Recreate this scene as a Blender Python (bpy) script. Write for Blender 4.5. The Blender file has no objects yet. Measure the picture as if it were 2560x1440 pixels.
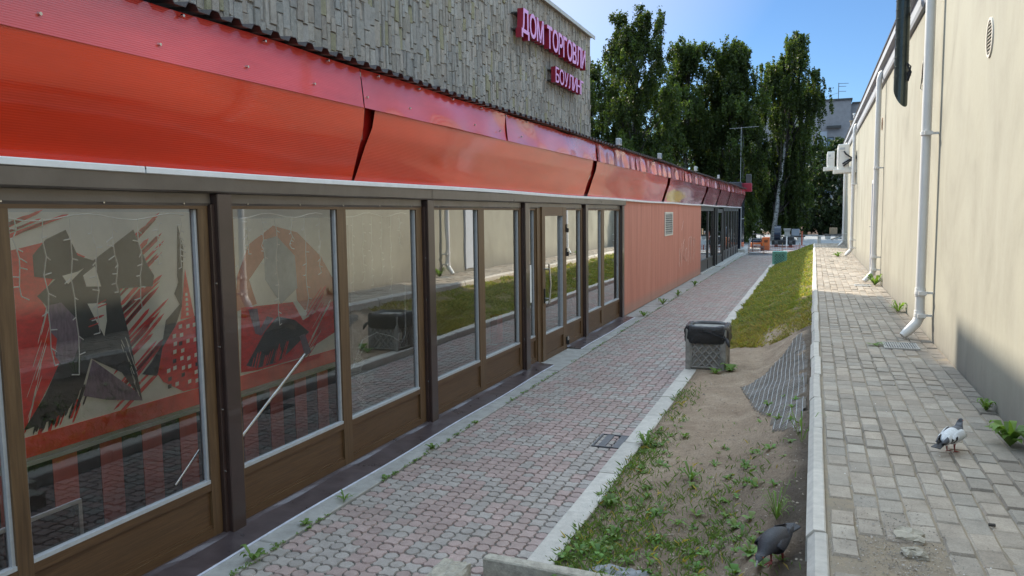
import bpy, math, random
import numpy as np
from mathutils import Vector, Matrix
R = math.radians
rnd = random.Random(7)
scene = bpy.context.scene
COL = scene.collection

# ------------------------------------------------------------------ camera
CAMZ = 2.3
RM = ((0.9311613, 0.02242628, -0.36391715), (0.36437778, -0.09266296, 0.9266296), (-0.01294078, -0.99544494, -0.0944558))
cam = bpy.data.cameras.new('camera'); cam.sensor_width = 36; cam.lens = 27.0; cam.clip_end = 2000; cam.clip_start = 0.05
camo = bpy.data.objects.new('camera', cam); COL.objects.link(camo)
rt = Vector([RM[i][0] for i in range(3)]); dn = Vector([RM[i][1] for i in range(3)]); fw = Vector([RM[i][2] for i in range(3)])
mw = Matrix.Identity(4)
for i in range(3):
    mw[i][0] = rt[i]; mw[i][1] = -dn[i]; mw[i][2] = -fw[i]
mw[2][3] = CAMZ
camo.matrix_world = mw
scene.camera = camo

# ------------------------------------------------------------------ sky, sun, exposure
SUN = Vector((-1.0, 0.9, 0.918)).normalized()
elev = math.asin(SUN.z)
world = bpy.data.worlds.new('World'); scene.world = world; world.use_nodes = True
wn = world.node_tree
sky = wn.nodes.new('ShaderNodeTexSky'); sky.sky_type = 'NISHITA'; sky.sun_disc = False
sky.sun_elevation = elev; sky.sun_rotation = math.atan2(SUN.x, SUN.y)
sky.air_density = 1.0; sky.dust_density = 0.0; sky.ozone_density = 2.0; sky.altitude = 0
bgn = wn.nodes['Background']; bgn.inputs['Strength'].default_value = 0.15
# low sky dimmed blue, overhead boosted as fill light (by direction in the world)
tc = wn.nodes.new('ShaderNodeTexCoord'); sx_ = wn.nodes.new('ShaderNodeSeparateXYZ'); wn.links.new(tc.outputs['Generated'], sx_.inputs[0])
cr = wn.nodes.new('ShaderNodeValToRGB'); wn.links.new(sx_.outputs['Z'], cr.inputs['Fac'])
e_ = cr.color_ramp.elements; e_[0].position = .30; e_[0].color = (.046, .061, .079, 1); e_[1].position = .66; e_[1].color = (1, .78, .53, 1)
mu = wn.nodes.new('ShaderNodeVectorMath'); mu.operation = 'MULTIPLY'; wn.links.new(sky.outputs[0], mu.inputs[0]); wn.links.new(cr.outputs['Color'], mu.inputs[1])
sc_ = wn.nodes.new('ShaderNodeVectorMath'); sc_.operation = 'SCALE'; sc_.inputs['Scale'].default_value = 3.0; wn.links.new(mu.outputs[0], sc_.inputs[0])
dt = wn.nodes.new('ShaderNodeVectorMath'); dt.operation = 'DOT_PRODUCT'; wn.links.new(tc.outputs['Generated'], dt.inputs[0]); dt.inputs[1].default_value = SUN
gl_ = wn.nodes.new('ShaderNodeValToRGB'); wn.links.new(dt.outputs['Value'], gl_.inputs['Fac']); e_ = gl_.color_ramp.elements       # hazy brightening towards the sun
e_[0].position = .70; e_[0].color = (0, 0, 0, 1); e_[1].position = .90; e_[1].color = (1.1, .80, .35, 1)
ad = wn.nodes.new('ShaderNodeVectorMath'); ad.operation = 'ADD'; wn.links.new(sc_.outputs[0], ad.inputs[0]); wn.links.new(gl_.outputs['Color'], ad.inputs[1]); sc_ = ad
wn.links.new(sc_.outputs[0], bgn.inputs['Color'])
sl = bpy.data.lights.new('sun', 'SUN'); sl.energy = 2.0; sl.angle = R(0.9); sl.color = (1.0, 0.90, 0.74)
so = bpy.data.objects.new('sun', sl); COL.objects.link(so)
so.rotation_euler = SUN.to_track_quat('Z', 'Y').to_euler()
so.location = SUN * 60
scene.view_settings.view_transform = 'Standard'; scene.view_settings.look = 'None'
scene.view_settings.exposure = 1.95; scene.view_settings.gamma = 1
scene.cycles.max_bounces = 10; scene.cycles.transparent_max_bounces = 16
scene.cycles.caustics_reflective = False; scene.cycles.caustics_refractive = False
scene.cycles.sample_clamp_indirect = 6

# ------------------------------------------------------------------ material helpers
MATS = {}
class NT:
    def __init__(s, name):
        s.m = bpy.data.materials.new(name); s.m.use_nodes = True
        s.t = s.m.node_tree; s.b = s.t.nodes['Principled BSDF']; s.out = s.t.nodes['Material Output']
        s.pos = None
    def n(s, typ, **kw):
        x = s.t.nodes.new(typ)
        for k, v in kw.items(): setattr(x, k, v)
        return x
    def l(s, a, b): s.t.links.new(a, b)
    def P(s, stretch=(1, 1, 1)):
        g = s.n('ShaderNodeNewGeometry'); mp = s.n('ShaderNodeVectorMath', operation='MULTIPLY')
        s.l(g.outputs['Position'], mp.inputs[0]); mp.inputs[1].default_value = stretch
        return mp.outputs[0]
    def noise(s, scale, stretch=(1, 1, 1), detail=4, rough=.6, dist=0):
        x = s.n('ShaderNodeTexNoise'); x.inputs['Scale'].default_value = scale; x.inputs['Detail'].default_value = detail
        x.inputs['Roughness'].default_value = rough; x.inputs['Distortion'].default_value = dist
        s.l(s.P(stretch), x.inputs['Vector']); return x.outputs['Fac']
    def ramp(s, fac, stops):
        x = s.n('ShaderNodeValToRGB'); e = x.color_ramp.elements
        while len(e) < len(stops): e.new(0.5)
        for i, (p, c) in enumerate(stops):
            e[i].position = p; e[i].color = (c[0], c[1], c[2], 1) if not isinstance(c, (int, float)) else (c, c, c, 1)
        s.l(fac, x.inputs['Fac']); return x.outputs['Color']
    def mix(s, fac, a, b, mode='MIX'):
        x = s.n('ShaderNodeMix', data_type='RGBA', blend_type=mode); x.clamp_factor = True
        for inp, v in ((x.inputs['Factor'], fac), (x.inputs['A'], a), (x.inputs['B'], b)):
            if isinstance(v, (int, float)): inp.default_value = v
            elif isinstance(v, tuple): inp.default_value = (v[0], v[1], v[2], 1)
            else: s.l(v, inp)
        return x.outputs['Result']
    def math(s, op, a, b=0.0):
        x = s.n('ShaderNodeMath', operation=op)
        for i, v in enumerate((a, b)):
            if isinstance(v, (int, float)): x.inputs[i].default_value = v
            else: s.l(v, x.inputs[i])
        return x.outputs[0]
    def sep(s, stretch=(1, 1, 1)):
        x = s.n('ShaderNodeSeparateXYZ'); s.l(s.P(stretch), x.inputs[0]); return x.outputs
    def attr(s, name='col'):
        x = s.n('ShaderNodeAttribute', attribute_name=name); return x.outputs['Color']
    def bump(s, h, strength=.4, dist=.02):
        x = s.n('ShaderNodeBump'); x.inputs['Strength'].default_value = strength; x.inputs['Distance'].default_value = dist
        s.l(h, x.inputs['Height']); s.l(x.outputs[0], s.b.inputs['Normal']); return x
    def col(s, c):
        if isinstance(c, tuple): s.b.inputs['Base Color'].default_value = (c[0], c[1], c[2], 1)
        else: s.l(c, s.b.inputs['Base Color'])
    def set(s, **kw):
        for k, v in kw.items(): s.b.inputs[k].default_value = v

def M(name, c, rough=.6, metal=0., var=.2, scale=6, stretch=(1, 1, 1), bump=.0, bscale=60, spec=.5, attr=False, bstretch=(1, 1, 1), coat=0., bdist=.01, roughvar=0.):
    t = NT(name); t.set(Roughness=rough, Metallic=metal)
    t.b.inputs['Specular IOR Level'].default_value = spec; t.b.inputs['Coat Weight'].default_value = coat
    f = t.noise(scale, stretch, 6, .65)
    lo = tuple(x * (1 - var) for x in c); hi = tuple(min(1, x * (1 + var)) for x in c)
    k = t.ramp(f, [(.3, lo), (.7, hi)])
    if attr: k = t.mix(1.0, k, t.attr(), 'MULTIPLY')
    t.col(k)
    if roughvar:
        t.l(t.math('MULTIPLY_ADD' if False else 'ADD', t.math('MULTIPLY', f, roughvar), rough - roughvar / 2), t.b.inputs['Roughness'])
    if bump: t.bump(t.noise(bscale, bstretch, 6, .7), bump, bdist)
    MATS[name] = t.m; return t.m

# ---- simple materials
M('concrete', (.36, .34, .31), .9, var=.22, scale=5, bump=.5, bscale=50)
M('concrete_light', (.47, .45, .42), .9, var=.15, scale=9, bump=.4, bscale=70)
M('kerb_stone', (.50, .46, .41), .9, var=.14, scale=14, bump=.5, bscale=90, attr=True)
M('brown_metal', (.045, .026, .022), .32, .0, var=.25, scale=3, spec=.6, coat=.3, roughvar=.15)
M('brown_flashing', (.12, .10, .085), .30, .15, var=.2, scale=2.2, spec=.6, bump=.12, bscale=3, bdist=.03, roughvar=.15)
M('sill_flashing', (.088, .066, .068), .3, .2, var=.35, scale=5, bump=.12, bscale=7, bdist=.02, roughvar=.2)
M('sill_edge', (.42, .41, .45), .35, .5, var=.2, scale=10)
M('dark_frame', (.055, .05, .047), .4, .2, var=.2, scale=4)
M('gutter_white', (.74, .73, .72), .45, var=.08, scale=8)
M('bead_grey', (.45, .46, .47), .45, var=.1, scale=20)
M('steel', (.62, .61, .58), .22, 1.0, var=.08)
M('black_plastic', (.012, .012, .013), .4, var=.2)
M('roof_metal', (.05, .035, .032), .45, .2, var=.3, scale=5)
M('chalk_pink', (.76, .50, .42), .8, var=.2, scale=20)
M('paint_white', (.72, .71, .69), .5, var=.05)
M('pipe_white', (.70, .69, .67), .38, var=.05, scale=3)
M('floor_dark', (.10, .10, .10), .45, var=.25, scale=4)
M('room_wall', (.24, .235, .22), .85, var=.15, scale=2)
M('room_light', (.45, .44, .42), .8, var=.1, scale=2)
M('poster_cream', (.84, .81, .70), .6, var=.05, scale=10)
M('poster_red', (.74, .035, .028), .6, var=.22, scale=16, stretch=(1, 1, 2))
M('poster_black', (.022, .024, .025), .6, var=.3, scale=20)
M('poster_purple', (.20, .14, .19), .6, var=.35, scale=18, stretch=(1, 3, 1))
M('poster_orange', (.62, .24, .15), .6, var=.15, scale=10)
M('poster_skin', (.42, .46, .47), .6, var=.15, scale=10)
M('band_red', (.76, .07, .04), .5, var=.2, scale=5)
M('stripe_red', (.50, .11, .075), .45, var=.12, scale=7)
M('stripe_black', (.018, .02, .026), .35, var=.2, scale=7)
M('sign_pink', (.78, .36, .62), .4, var=.04)
M('sign_red', (.30, .012, .03), .4, var=.08)
M('duct_metal', (.075, .09, .085), .25, .75, var=.3, scale=5, stretch=(1, 1, .3))
M('door_grey', (.50, .53, .58), .5, var=.05)
M('cream_panel', (.66, .62, .55), .5, var=.06)
M('ac_white', (.72, .70, .64), .45, var=.06, scale=3)
M('rubber', (.016, .016, .017), .6, var=.2)
M('bag_black', (.010, .010, .012), .2, var=.2, spec=.7, bump=1.0, bscale=13, bstretch=(1, 1, .5), bdist=.05)
M('bin_concrete', (.26, .245, .22), .85, var=.35, scale=14, bump=.6, bscale=60)
M('bin_green', (.15, .36, .29), .75, var=.3, scale=12, bump=.3, bscale=60)
M('leafgreen_dark', (.05, .11, .085), .8, var=.3, scale=12)
M('grate_iron', (.10, .10, .105), .5, .5, var=.25, scale=20)
M('grate_grey', (.42, .41, .39), .5, .4, var=.2, scale=20)
M('hole_dark', (.008, .008, .008), .9, var=.1)
M('soil_red', (.13, .075, .05), .95, var=.35, scale=1.2, bump=.5, bscale=6)
M('soil_dark', (.15, .125, .10), .95, var=.4, scale=6, bump=.8, bscale=20)
M('asphalt_far', (.13, .13, .135), .9, var=.18, scale=.6)
M('slab_far', (.24, .24, .24), .9, var=.15, scale=.9)
M('orange_paint', (.52, .13, .035), .45, var=.1)
M('orange_net', (.45, .10, .05), .6, var=.1)
M('navy', (.012, .018, .035), .15, var=.2)
M('brick_grey', (.24, .225, .23), .9, var=.12, scale=2)
M('panel_far', (.34, .36, .40), .8, var=.06, scale=.8)
M('far_glass', (.10, .14, .19), .12, var=.3, scale=.6)
M('rock', (.27, .27, .275), .95, var=.3, scale=22, bump=.8, bscale=60)
M('chunk', (.40, .36, .29), .95, var=.3, scale=18, bump=.9, bscale=60)
M('wire', (.40, .40, .40), .6, .2, var=.2, scale=20)
M('wood', (.30, .22, .14), .8, var=.2, scale=8)
M('pig_white', (.62, .63, .64), .75, var=.16, scale=60, bump=.3, bscale=120)
M('pig_dark', (.022, .022, .028), .6, var=.35, scale=80, bump=.3, bscale=120)
M('pig_grey', (.10, .105, .12), .65, var=.3, scale=80, bump=.3, bscale=120)
M('pig_mid', (.22, .23, .25), .7, var=.2, scale=80)
M('pig_black', (.012, .012, .014), .6, var=.2)
M('pig_red', (.26, .05, .04), .6, var=.2)
M('pig_beak', (.35, .33, .33), .5, var=.1)
M('paper', (.80, .80, .78), .8, var=.03)
M('plastic_clear', (.70, .70, .68), .3, var=.2, scale=30)
M('bird_white', (.7, .7, .68), .9, var=.2, scale=50)
M('vent_brown', (.30, .16, .09), .8, var=.3, scale=20)
M('dish', (.5, .51, .53), .5, var=.1)
M('twig', (.10, .08, .06), .9, var=.3)

# brown woodgrain PVC
t = NT('woodgrain'); f1 = t.noise(9, (1, .25, 6), 6, .65, 1.2); f2 = t.noise(60, (1, .06, 4), 3, .6)
k = t.ramp(f1, [(.3, (.075, .036, .015)), (.55, (.13, .064, .026)), (.75, (.16, .084, .036))])
t.col(t.mix(.35, k, t.ramp(f2, [(.35, (.045, .026, .012)), (.7, (.13, .078, .036))])))
t.set(Roughness=.42); t.bump(f2, .12, .004); MATS['woodgrain'] = t.m
t = NT('woodgrain_vertical'); f1 = t.noise(9, (4, 4, .25), 6, .65, .6)
t.col(t.ramp(f1, [(.3, (.075, .040, .018)), (.55, (.13, .073, .033)), (.75, (.165, .097, .046))]))
t.set(Roughness=.42); MATS['woodgrain_vertical'] = t.m

# red polycarbonate: fine flutes along the alley
def poly(name, base, painted=False, vary=.18, coat=.5, rough=.11):
    t = NT(name); sx = t.sep()
    f = t.noise(.9, (1, .5, 2.5), 4, .6)
    k = t.ramp(f, [(.3, tuple(x * (1 - vary) for x in base)), (.7, tuple(min(1, x * (1 + vary)) for x in base))])
    if painted:
        y = sx[1]; z = sx[2]
        wob = t.noise(1.1, (1, .55, 2.2), 5, .65)
        ky = t.math('ADD', y, t.math('MULTIPLY', t.math('SUBTRACT', wob, .5), 6.0))
        mar = t.ramp(t.math('MULTIPLY', t.math('SUBTRACT', ky, 21.5), 1 / 4.5), [(.15, 0), (.55, 1)])
        k = t.mix(mar, k, (.30, .025, .055))
        d1 = t.math('POWER', t.math('MULTIPLY', t.math('SUBTRACT', y, 23.4), 1 / 1.9), 2.0)
        d2 = t.math('POWER', t.math('MULTIPLY', t.math('SUBTRACT', z, 2.80), 1 / .22), 2.0)
        dd = t.math('ADD', t.math('ADD', d1, d2), t.math('MULTIPLY', t.math('SUBTRACT', wob, .5), 3.0))
        k = t.mix(t.ramp(dd, [(.3, 1), (1.1, 0)]), k, (.72, .46, .02))
        wh = t.noise(1.6, (1, .5, 1.6), 5, .7, .6)
        hz = t.ramp(t.math('SUBTRACT', t.math('ADD', z, t.math('MULTIPLY', wh, .55)), 2.7), [(.06, 1), (.18, 0)])
        hy = t.ramp(t.math('MULTIPLY', t.math('SUBTRACT', y, 22.3), .1), [(.0, 0), (.05, 1)])
        k = t.mix(t.mix(1.0, hz, hy, 'MULTIPLY'), k, (.60, .46, .42))
        wy = t.ramp(t.noise(.8, (1, .35, 1.2), 4, .7, .8), [(.55, 0), (.68, 1)])
        wy2 = t.ramp(t.math('MULTIPLY', t.math('SUBTRACT', y, 31), .2), [(.0, 0), (.6, .8)])
        k = t.mix(t.mix(.45, (0., 0., 0.), t.mix(1.0, wy, wy2, 'MULTIPLY')), k, (.5, .40, .42))
    t.col(k)
    w = t.n('ShaderNodeTexWave', wave_type='BANDS', bands_direction='Z'); w.inputs['Scale'].default_value = 24
    w.inputs['Distortion'].default_value = .25; w.inputs['Detail Scale'].default_value = .3
    t.l(t.P((1, .15, 1)), w.inputs['Vector'])
    big = t.noise(1.0, (1, .35, 1), 2, .5)
    b1 = t.n('ShaderNodeBump'); b1.inputs['Strength'].default_value = .10; b1.inputs['Distance'].default_value = .15; t.l(big, b1.inputs['Height'])
    b2 = t.n('ShaderNodeBump'); b2.inputs['Strength'].default_value = .16; b2.inputs['Distance'].default_value = .006
    t.l(w.outputs['Fac'], b2.inputs['Height']); t.l(b1.outputs[0], b2.inputs['Normal']); t.l(b2.outputs[0], t.b.inputs['Normal'])
    t.l(t.math('ADD', t.math('MULTIPLY', t.noise(2.2, (1, .7, .7), 6, .7), .28), rough - .10), t.b.inputs['Roughness']); t.b.inputs['Specular IOR Level'].default_value = .32; t.b.inputs['Coat Weight'].default_value = coat; t.b.inputs['Coat IOR'].default_value = 1.6; t.b.inputs['Coat Roughness'].default_value = .06
    MATS[name] = t.m
poly('poly_red', (.66, .030, .003)); poly('poly_painted', (.64, .03, .008), True)
poly('poly_pink', (.70, .06, .05), vary=.25, coat=1.0, rough=.09); poly('poly_deep', (.26, .010, .008))

# cream render with streaks, dirt at the foot
t = NT('render_cream'); st = t.noise(1.5, (1, .5, .24), 4, .6, 1.4); pt = t.noise(1.2, (1, .6, .5), 5, .6, 1.0); fine = t.noise(30, (1, .6, .6), 5, .7)
k = t.ramp(st, [(.30, (.235, .222, .180)), (.5, (.295, .281, .230)), (.72, (.345, .332, .276))])
k = t.mix(t.ramp(pt, [(.44, 0), (.62, .75)]), k, (.345, .33, .268))
k = t.mix(.07, k, t.ramp(fine, [(.3, (.19, .17, .11)), (.7, (.42, .40, .32))]))
sz = t.sep(); hh = t.math('ADD', sz[2], t.math('MULTIPLY', t.noise(7, (1, 1, .35), 6, .7), -.42))
k = t.mix(t.ramp(t.math('SUBTRACT', hh, .40), [(.0, .95), (.12, .55), (.55, 0)]), k, (.15, .14, .13))
t.col(k); t.set(Roughness=.9); t.bump(fine, .12, .01); MATS['render_cream'] = t.m

# stone cladding, colour per stone in an attribute
t = NT('stone_clad'); n1 = t.noise(16, (1, 1, .8), 8, .75); n2 = t.noise(55, (1, 1, 1), 5, .7)
k = t.mix(1.0, t.attr(), t.ramp(n1, [(.25, .62), (.5, 1.0), (.75, 1.25)]), 'MULTIPLY')
t.col(k); t.set(Roughness=.92); b = t.bump(t.math('ADD', n1, t.math('MULTIPLY', n2, .5)), .9, .03); MATS['stone_clad'] = t.m

def paver(name, rough=.9):
    t = NT(name); n1 = t.noise(9, (1, 1, 1), 7, .7); n2 = t.noise(120, (1, 1, 1), 3, .7); n3 = t.noise(1.3, (1, 1, 1), 4, .6)
    k = t.mix(1.0, t.attr(), t.ramp(n1, [(.25, .72), (.55, 1.0), (.8, 1.2)]), 'MULTIPLY')
    k = t.mix(1.0, k, t.ramp(n2, [(.25, .72), (.5, 1.0), (.8, 1.22)]), 'MULTIPLY')
    k = t.mix(t.ramp(n3, [(.45, 0), (.75, .35)]), k, (.24, .20, .16))
    t.col(k); t.set(Roughness=rough); t.bump(t.math('ADD', n1, n2), .35, .006); MATS[name] = t.m
paver('paver')
t = NT('joint_sand'); t.col(t.ramp(t.noise(5, (1, 1, 1), 6, .7), [(.35, (.22, .185, .145)), (.6, (.29, .23, .16)), (.75, (.17, .16, .10))])); t.set(Roughness=.95)
t.bump(t.noise(90), .6, .01); MATS['joint_sand'] = t.m
t = NT('joint_dark'); t.col(t.ramp(t.noise(4, (1, 1, 1), 6, .7), [(.35, (.10, .092, .078)), (.6, (.14, .13, .105)), (.75, (.10, .11, .06))])); t.set(Roughness=.95); MATS['joint_dark'] = t.m

# bank soil
t = NT('soil'); n1 = t.noise(3, (1, 1, 1), 8, .7); n2 = t.noise(50, (1, 1, 1), 6, .75); n3 = t.noise(160, (1, 1, 1), 3, .7)
k = t.ramp(n1, [(.3, (.30, .215, .15)), (.55, (.42, .315, .225)), (.75, (.52, .405, .30))])
k = t.mix(1.0, k, t.ramp(n2, [(.25, .55), (.5, 1.0), (.8, 1.3)]), 'MULTIPLY')
k = t.mix(t.ramp(n3, [(.70, 0), (.76, .8)]), k, (.5, .47, .42))
t.col(t.mix(1.0, k, t.attr(), 'MULTIPLY')); t.set(Roughness=.97); t.bump(t.math('ADD', n2, n3), .8, .02); MATS['soil'] = t.m

# salmon painted boards
t = NT('salmon'); st = t.noise(2.2, (1, 2.2, .16), 6, .65); f = t.noise(30, (1, 2, .3), 5, .7)
k = t.ramp(st, [(.3, (.44, .155, .105)), (.5, (.53, .195, .135)), (.75, (.61, .255, .185))])
k = t.mix(.15, k, t.ramp(f, [(.3, (.25, .08, .05)), (.7, (.6, .28, .2))]))
sz = t.sep(); k = t.mix(t.ramp(t.math('SUBTRACT', sz[2], t.math('MULTIPLY', f, .3)), [(.0, .55), (.18, 0)]), k, (.30, .21, .17))
t.col(k); t.set(Roughness=.7); t.bump(f, .15, .01); MATS['salmon'] = t.m

# foliage
def foliage(name, c, trans=.35, spread=.35):
    t = NT(name); k = t.mix(1.0, c, t.attr(), 'MULTIPLY')
    t.col(k); t.set(Roughness=.55); t.b.inputs['Specular IOR Level'].default_value = .3
    tr = t.n('ShaderNodeBsdfTranslucent'); t.l(t.mix(1.0, k, (1.5, 1.6, .5), 'MULTIPLY'), tr.inputs['Color'])
    mx = t.n('ShaderNodeMixShader'); mx.inputs[0].default_value = trans
    t.l(t.b.outputs[0], mx.inputs[1]); t.l(tr.outputs[0], mx.inputs[2]); t.l(mx.outputs[0], t.out.inputs['Surface'])
    MATS[name] = t.m
foliage('leaf_birch', (.048, .068, .020), .5); foliage('leaf_grass', (.25, .285, .085), .38); foliage('leaf_weed', (.15, .235, .065), .32)
foliage('leaf_dark', (.028, .044, .016), .25)

t = NT('birch_bark'); w = t.noise(5, (1, 1, 3.5), 5, .7); sz = t.sep()
low = t.ramp(t.math('MULTIPLY', sz[2], .25), [(.15, .55), (.8, 0)])
k = t.ramp(w, [(.42, (.03, .028, .026)), (.5, (.42, .41, .39)), (.75, (.62, .61, .58))])
t.col(t.mix(low, k, (.09, .08, .07))); t.set(Roughness=.85); MATS['birch_bark'] = t.m
M('bark', (.05, .042, .035), .9, var=.3, scale=10)

# glass: mirror part + clear part
def glass(name, base, tint, gain=.9):
    t = NT(name); t.t.nodes.remove(t.b)
    fr = t.n('ShaderNodeFresnel'); fr.inputs['IOR'].default_value = 1.55
    fac = t.math('MINIMUM', t.math('ADD', t.math('MULTIPLY', fr.outputs[0], gain), base), .95)
    g = t.n('ShaderNodeBsdfGlossy'); g.inputs['Roughness'].default_value = .0; g.inputs['Color'].default_value = (.95, .97, .96, 1)
    bp = t.n('ShaderNodeBump'); bp.inputs['Strength'].default_value = .05; bp.inputs['Distance'].default_value = .03
    t.l(t.noise(.8, (1, 1, 1), 2), bp.inputs['Height']); t.l(bp.outputs[0], g.inputs['Normal'])
    tr = t.n('ShaderNodeBsdfTransparent'); tr.inputs['Color'].default_value = (*tint, 1)
    mx = t.n('ShaderNodeMixShader'); t.l(fac, mx.inputs[0]); t.l(tr.outputs[0], mx.inputs[1]); t.l(g.outputs[0], mx.inputs[2])
    t.l(mx.outputs[0], t.out.inputs['Surface']); MATS[name] = t.m
glass('glass', .03, (.99, .99, .985), 1.7); glass('glass_film', .20, (.80, .83, .82), 1.8); glass('glass_clear', .0, (.97, .97, .97), .5); glass('glass_dark', .28, (.55, .58, .58))

# ------------------------------------------------------------------ mesh helpers
class MB:
    def __init__(s): s.v = []; s.f = []; s.m = []; s.c = []; s.sm = []; s.col = (1, 1, 1)
    def add(s, vs, fs, mi=0, smooth=False):
        o = len(s.v); s.v += [tuple(v) for v in vs]
        for f in fs:
            s.f.append(tuple(o + i for i in f)); s.m.append(mi); s.c.append(s.col); s.sm.append(smooth)
        return s
    def box(s, x0, x1, y0, y1, z0, z1, mi=0):
        vs = [(x, y, z) for z in (z0, z1) for y in (y0, y1) for x in (x0, x1)]
        return s.add(vs, [(0, 2, 3, 1), (4, 5, 7, 6), (0, 1, 5, 4), (2, 6, 7, 3), (0, 4, 6, 2), (1, 3, 7, 5)], mi)
    def bbox(s, x0, x1, y0, y1, z0, z1, b=.01, mi=0, mtx=None):      # box with chamfered vertical and top edges
        r = [(x0 + b, y0), (x1 - b, y0), (x1, y0 + b), (x1, y1 - b), (x1 - b, y1), (x0 + b, y1), (x0, y1 - b), (x0, y0 + b)]
        q = [(x0 + 2 * b, y0 + b), (x1 - 2 * b, y0 + b), (x1 - b, y0 + 2 * b), (x1 - b, y1 - 2 * b), (x1 - 2 * b, y1 - b), (x0 + 2 * b, y1 - b), (x0 + b, y1 - 2 * b), (x0 + b, y0 + 2 * b)]
        vs = [(x, y, z0) for x, y in r] + [(x, y, z1 - b) for x, y in r] + [(x, y, z1) for x, y in q]
        fs = [tuple(range(7, -1, -1)), tuple(range(16, 24))]
        for k in (0, 8):
            for i in range(8): j = (i + 1) % 8; fs.append((k + i, k + j, k + 8 + j, k + 8 + i))
        if mtx is not None: vs = [mtx @ Vector(v) for v in vs]
        return s.add(vs, fs, mi)
    def mbox(s, mtx, sx, sy, sz, mi=0):
        vs = [mtx @ Vector((x * sx / 2, y * sy / 2, z * sz / 2)) for z in (-1, 1) for y in (-1, 1) for x in (-1, 1)]
        return s.add(vs, [(0, 2, 3, 1), (4, 5, 7, 6), (0, 1, 5, 4), (2, 6, 7, 3), (0, 4, 6, 2), (1, 3, 7, 5)], mi)
    def tube(s, pts, r, n=8, mi=0, cap=True, smooth=True):
        pts = [Vector(p) for p in pts]; k = len(pts); rs = r if isinstance(r, (list, tuple)) else [r] * k
        vs = []; ref = None
        for i, p in enumerate(pts):
            d = (pts[min(i + 1, k - 1)] - pts[max(i - 1, 0)]).normalized()
            if ref is None: ref = Vector((0, 0, 1)) if abs(d.z) < .9 else Vector((1, 0, 0))
            a = d.cross(ref).normalized(); b = a.cross(d).normalized(); ref = b
            for j in range(n):
                th = 2 * math.pi * j / n; vs.append(p + (a * math.cos(th) + b * math.sin(th)) * rs[i])
        fs = [(i * n + j, i * n + (j + 1) % n, (i + 1) * n + (j + 1) % n, (i + 1) * n + j) for i in range(k - 1) for j in range(n)]
        s.add(vs, fs, mi, smooth)
        if cap: s.add(vs[:n], [tuple(range(n))], mi); s.add(vs[-n:], [tuple(range(n - 1, -1, -1))], mi)
        return s
    def loft(s, secs, mi=0, smooth=True):                          # list of rings of equal length
        n = len(secs[0]); vs = [p for r in secs for p in r]
        fs = [(i * n + j, i * n + (j + 1) % n, (i + 1) * n + (j + 1) % n, (i + 1) * n + j) for i in range(len(secs) - 1) for j in range(n)]
        s.add(vs, fs, mi, smooth); s.add(secs[0], [tuple(range(n - 1, -1, -1))], mi, smooth); s.add(secs[-1], [tuple(range(n))], mi, smooth)
        return s
    def polyx(s, x, pts, mi=0, th=0.0):                            # polygon in (y, z) at plane x facing +x
        n = len(pts); a = sum(pts[i][0] * pts[(i + 1) % n][1] - pts[(i + 1) % n][0] * pts[i][1] for i in range(n))
        if a < 0: pts = pts[::-1]
        vs = [(x, y, z) for y, z in pts] + [(x - th, y, z) for y, z in pts]
        fs = [tuple(range(n))]
        if th: fs += [(i, n + i, n + (i + 1) % n, (i + 1) % n) for i in range(n)] + [tuple(range(2 * n - 1, n - 1, -1))]
        return s.add(vs, fs, mi)
    def sweep(s, prof, ys, mi=0, smooth=False, fn=None):            # open profile (x,z) along y
        n = len(prof); vs = []
        for y in ys:
            for i, (x, z) in enumerate(prof):
                p = (x, y, z); vs.append(fn(p, i) if fn else p)
        fs = [(i * n + j, (i + 1) * n + j, (i + 1) * n + j + 1, i * n + j + 1) for i in range(len(ys) - 1) for j in range(n - 1)]
        return s.add(vs, fs, mi, smooth)
    def build(s, name, mats, parent=None, off=None):
        if isinstance(mats, str): mats = [mats]
        if off is None:
            off = Vector((0, 0, 0)); p = parent
            while p is not None: off += p.location; p = p.parent
        vs = [(x - off[0], y - off[1], z - off[2]) for x, y, z in s.v]
        me = bpy.data.meshes.new(name); me.from_pydata(vs, [], s.f)
        for mm in mats: me.materials.append(MATS[mm])
        me.polygons.foreach_set('material_index', s.m); me.polygons.foreach_set('use_smooth', s.sm)
        if any(c != (1, 1, 1) for c in s.c):
            ca = me.color_attributes.new('col', 'FLOAT_COLOR', 'CORNER'); arr = []
            for f, c in zip(s.f, s.c): arr += [c[0], c[1], c[2], 1.0] * len(f)
            ca.data.foreach_set('color', arr)
        else:
            ca = me.color_attributes.new('col', 'FLOAT_COLOR', 'CORNER'); ca.data.foreach_set('color', [1.0] * (4 * sum(len(f) for f in s.f)))
        me.update()
        o = bpy.data.objects.new(name, me); COL.objects.link(o)
        if parent is not None: o.parent = parent
        return o

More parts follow.
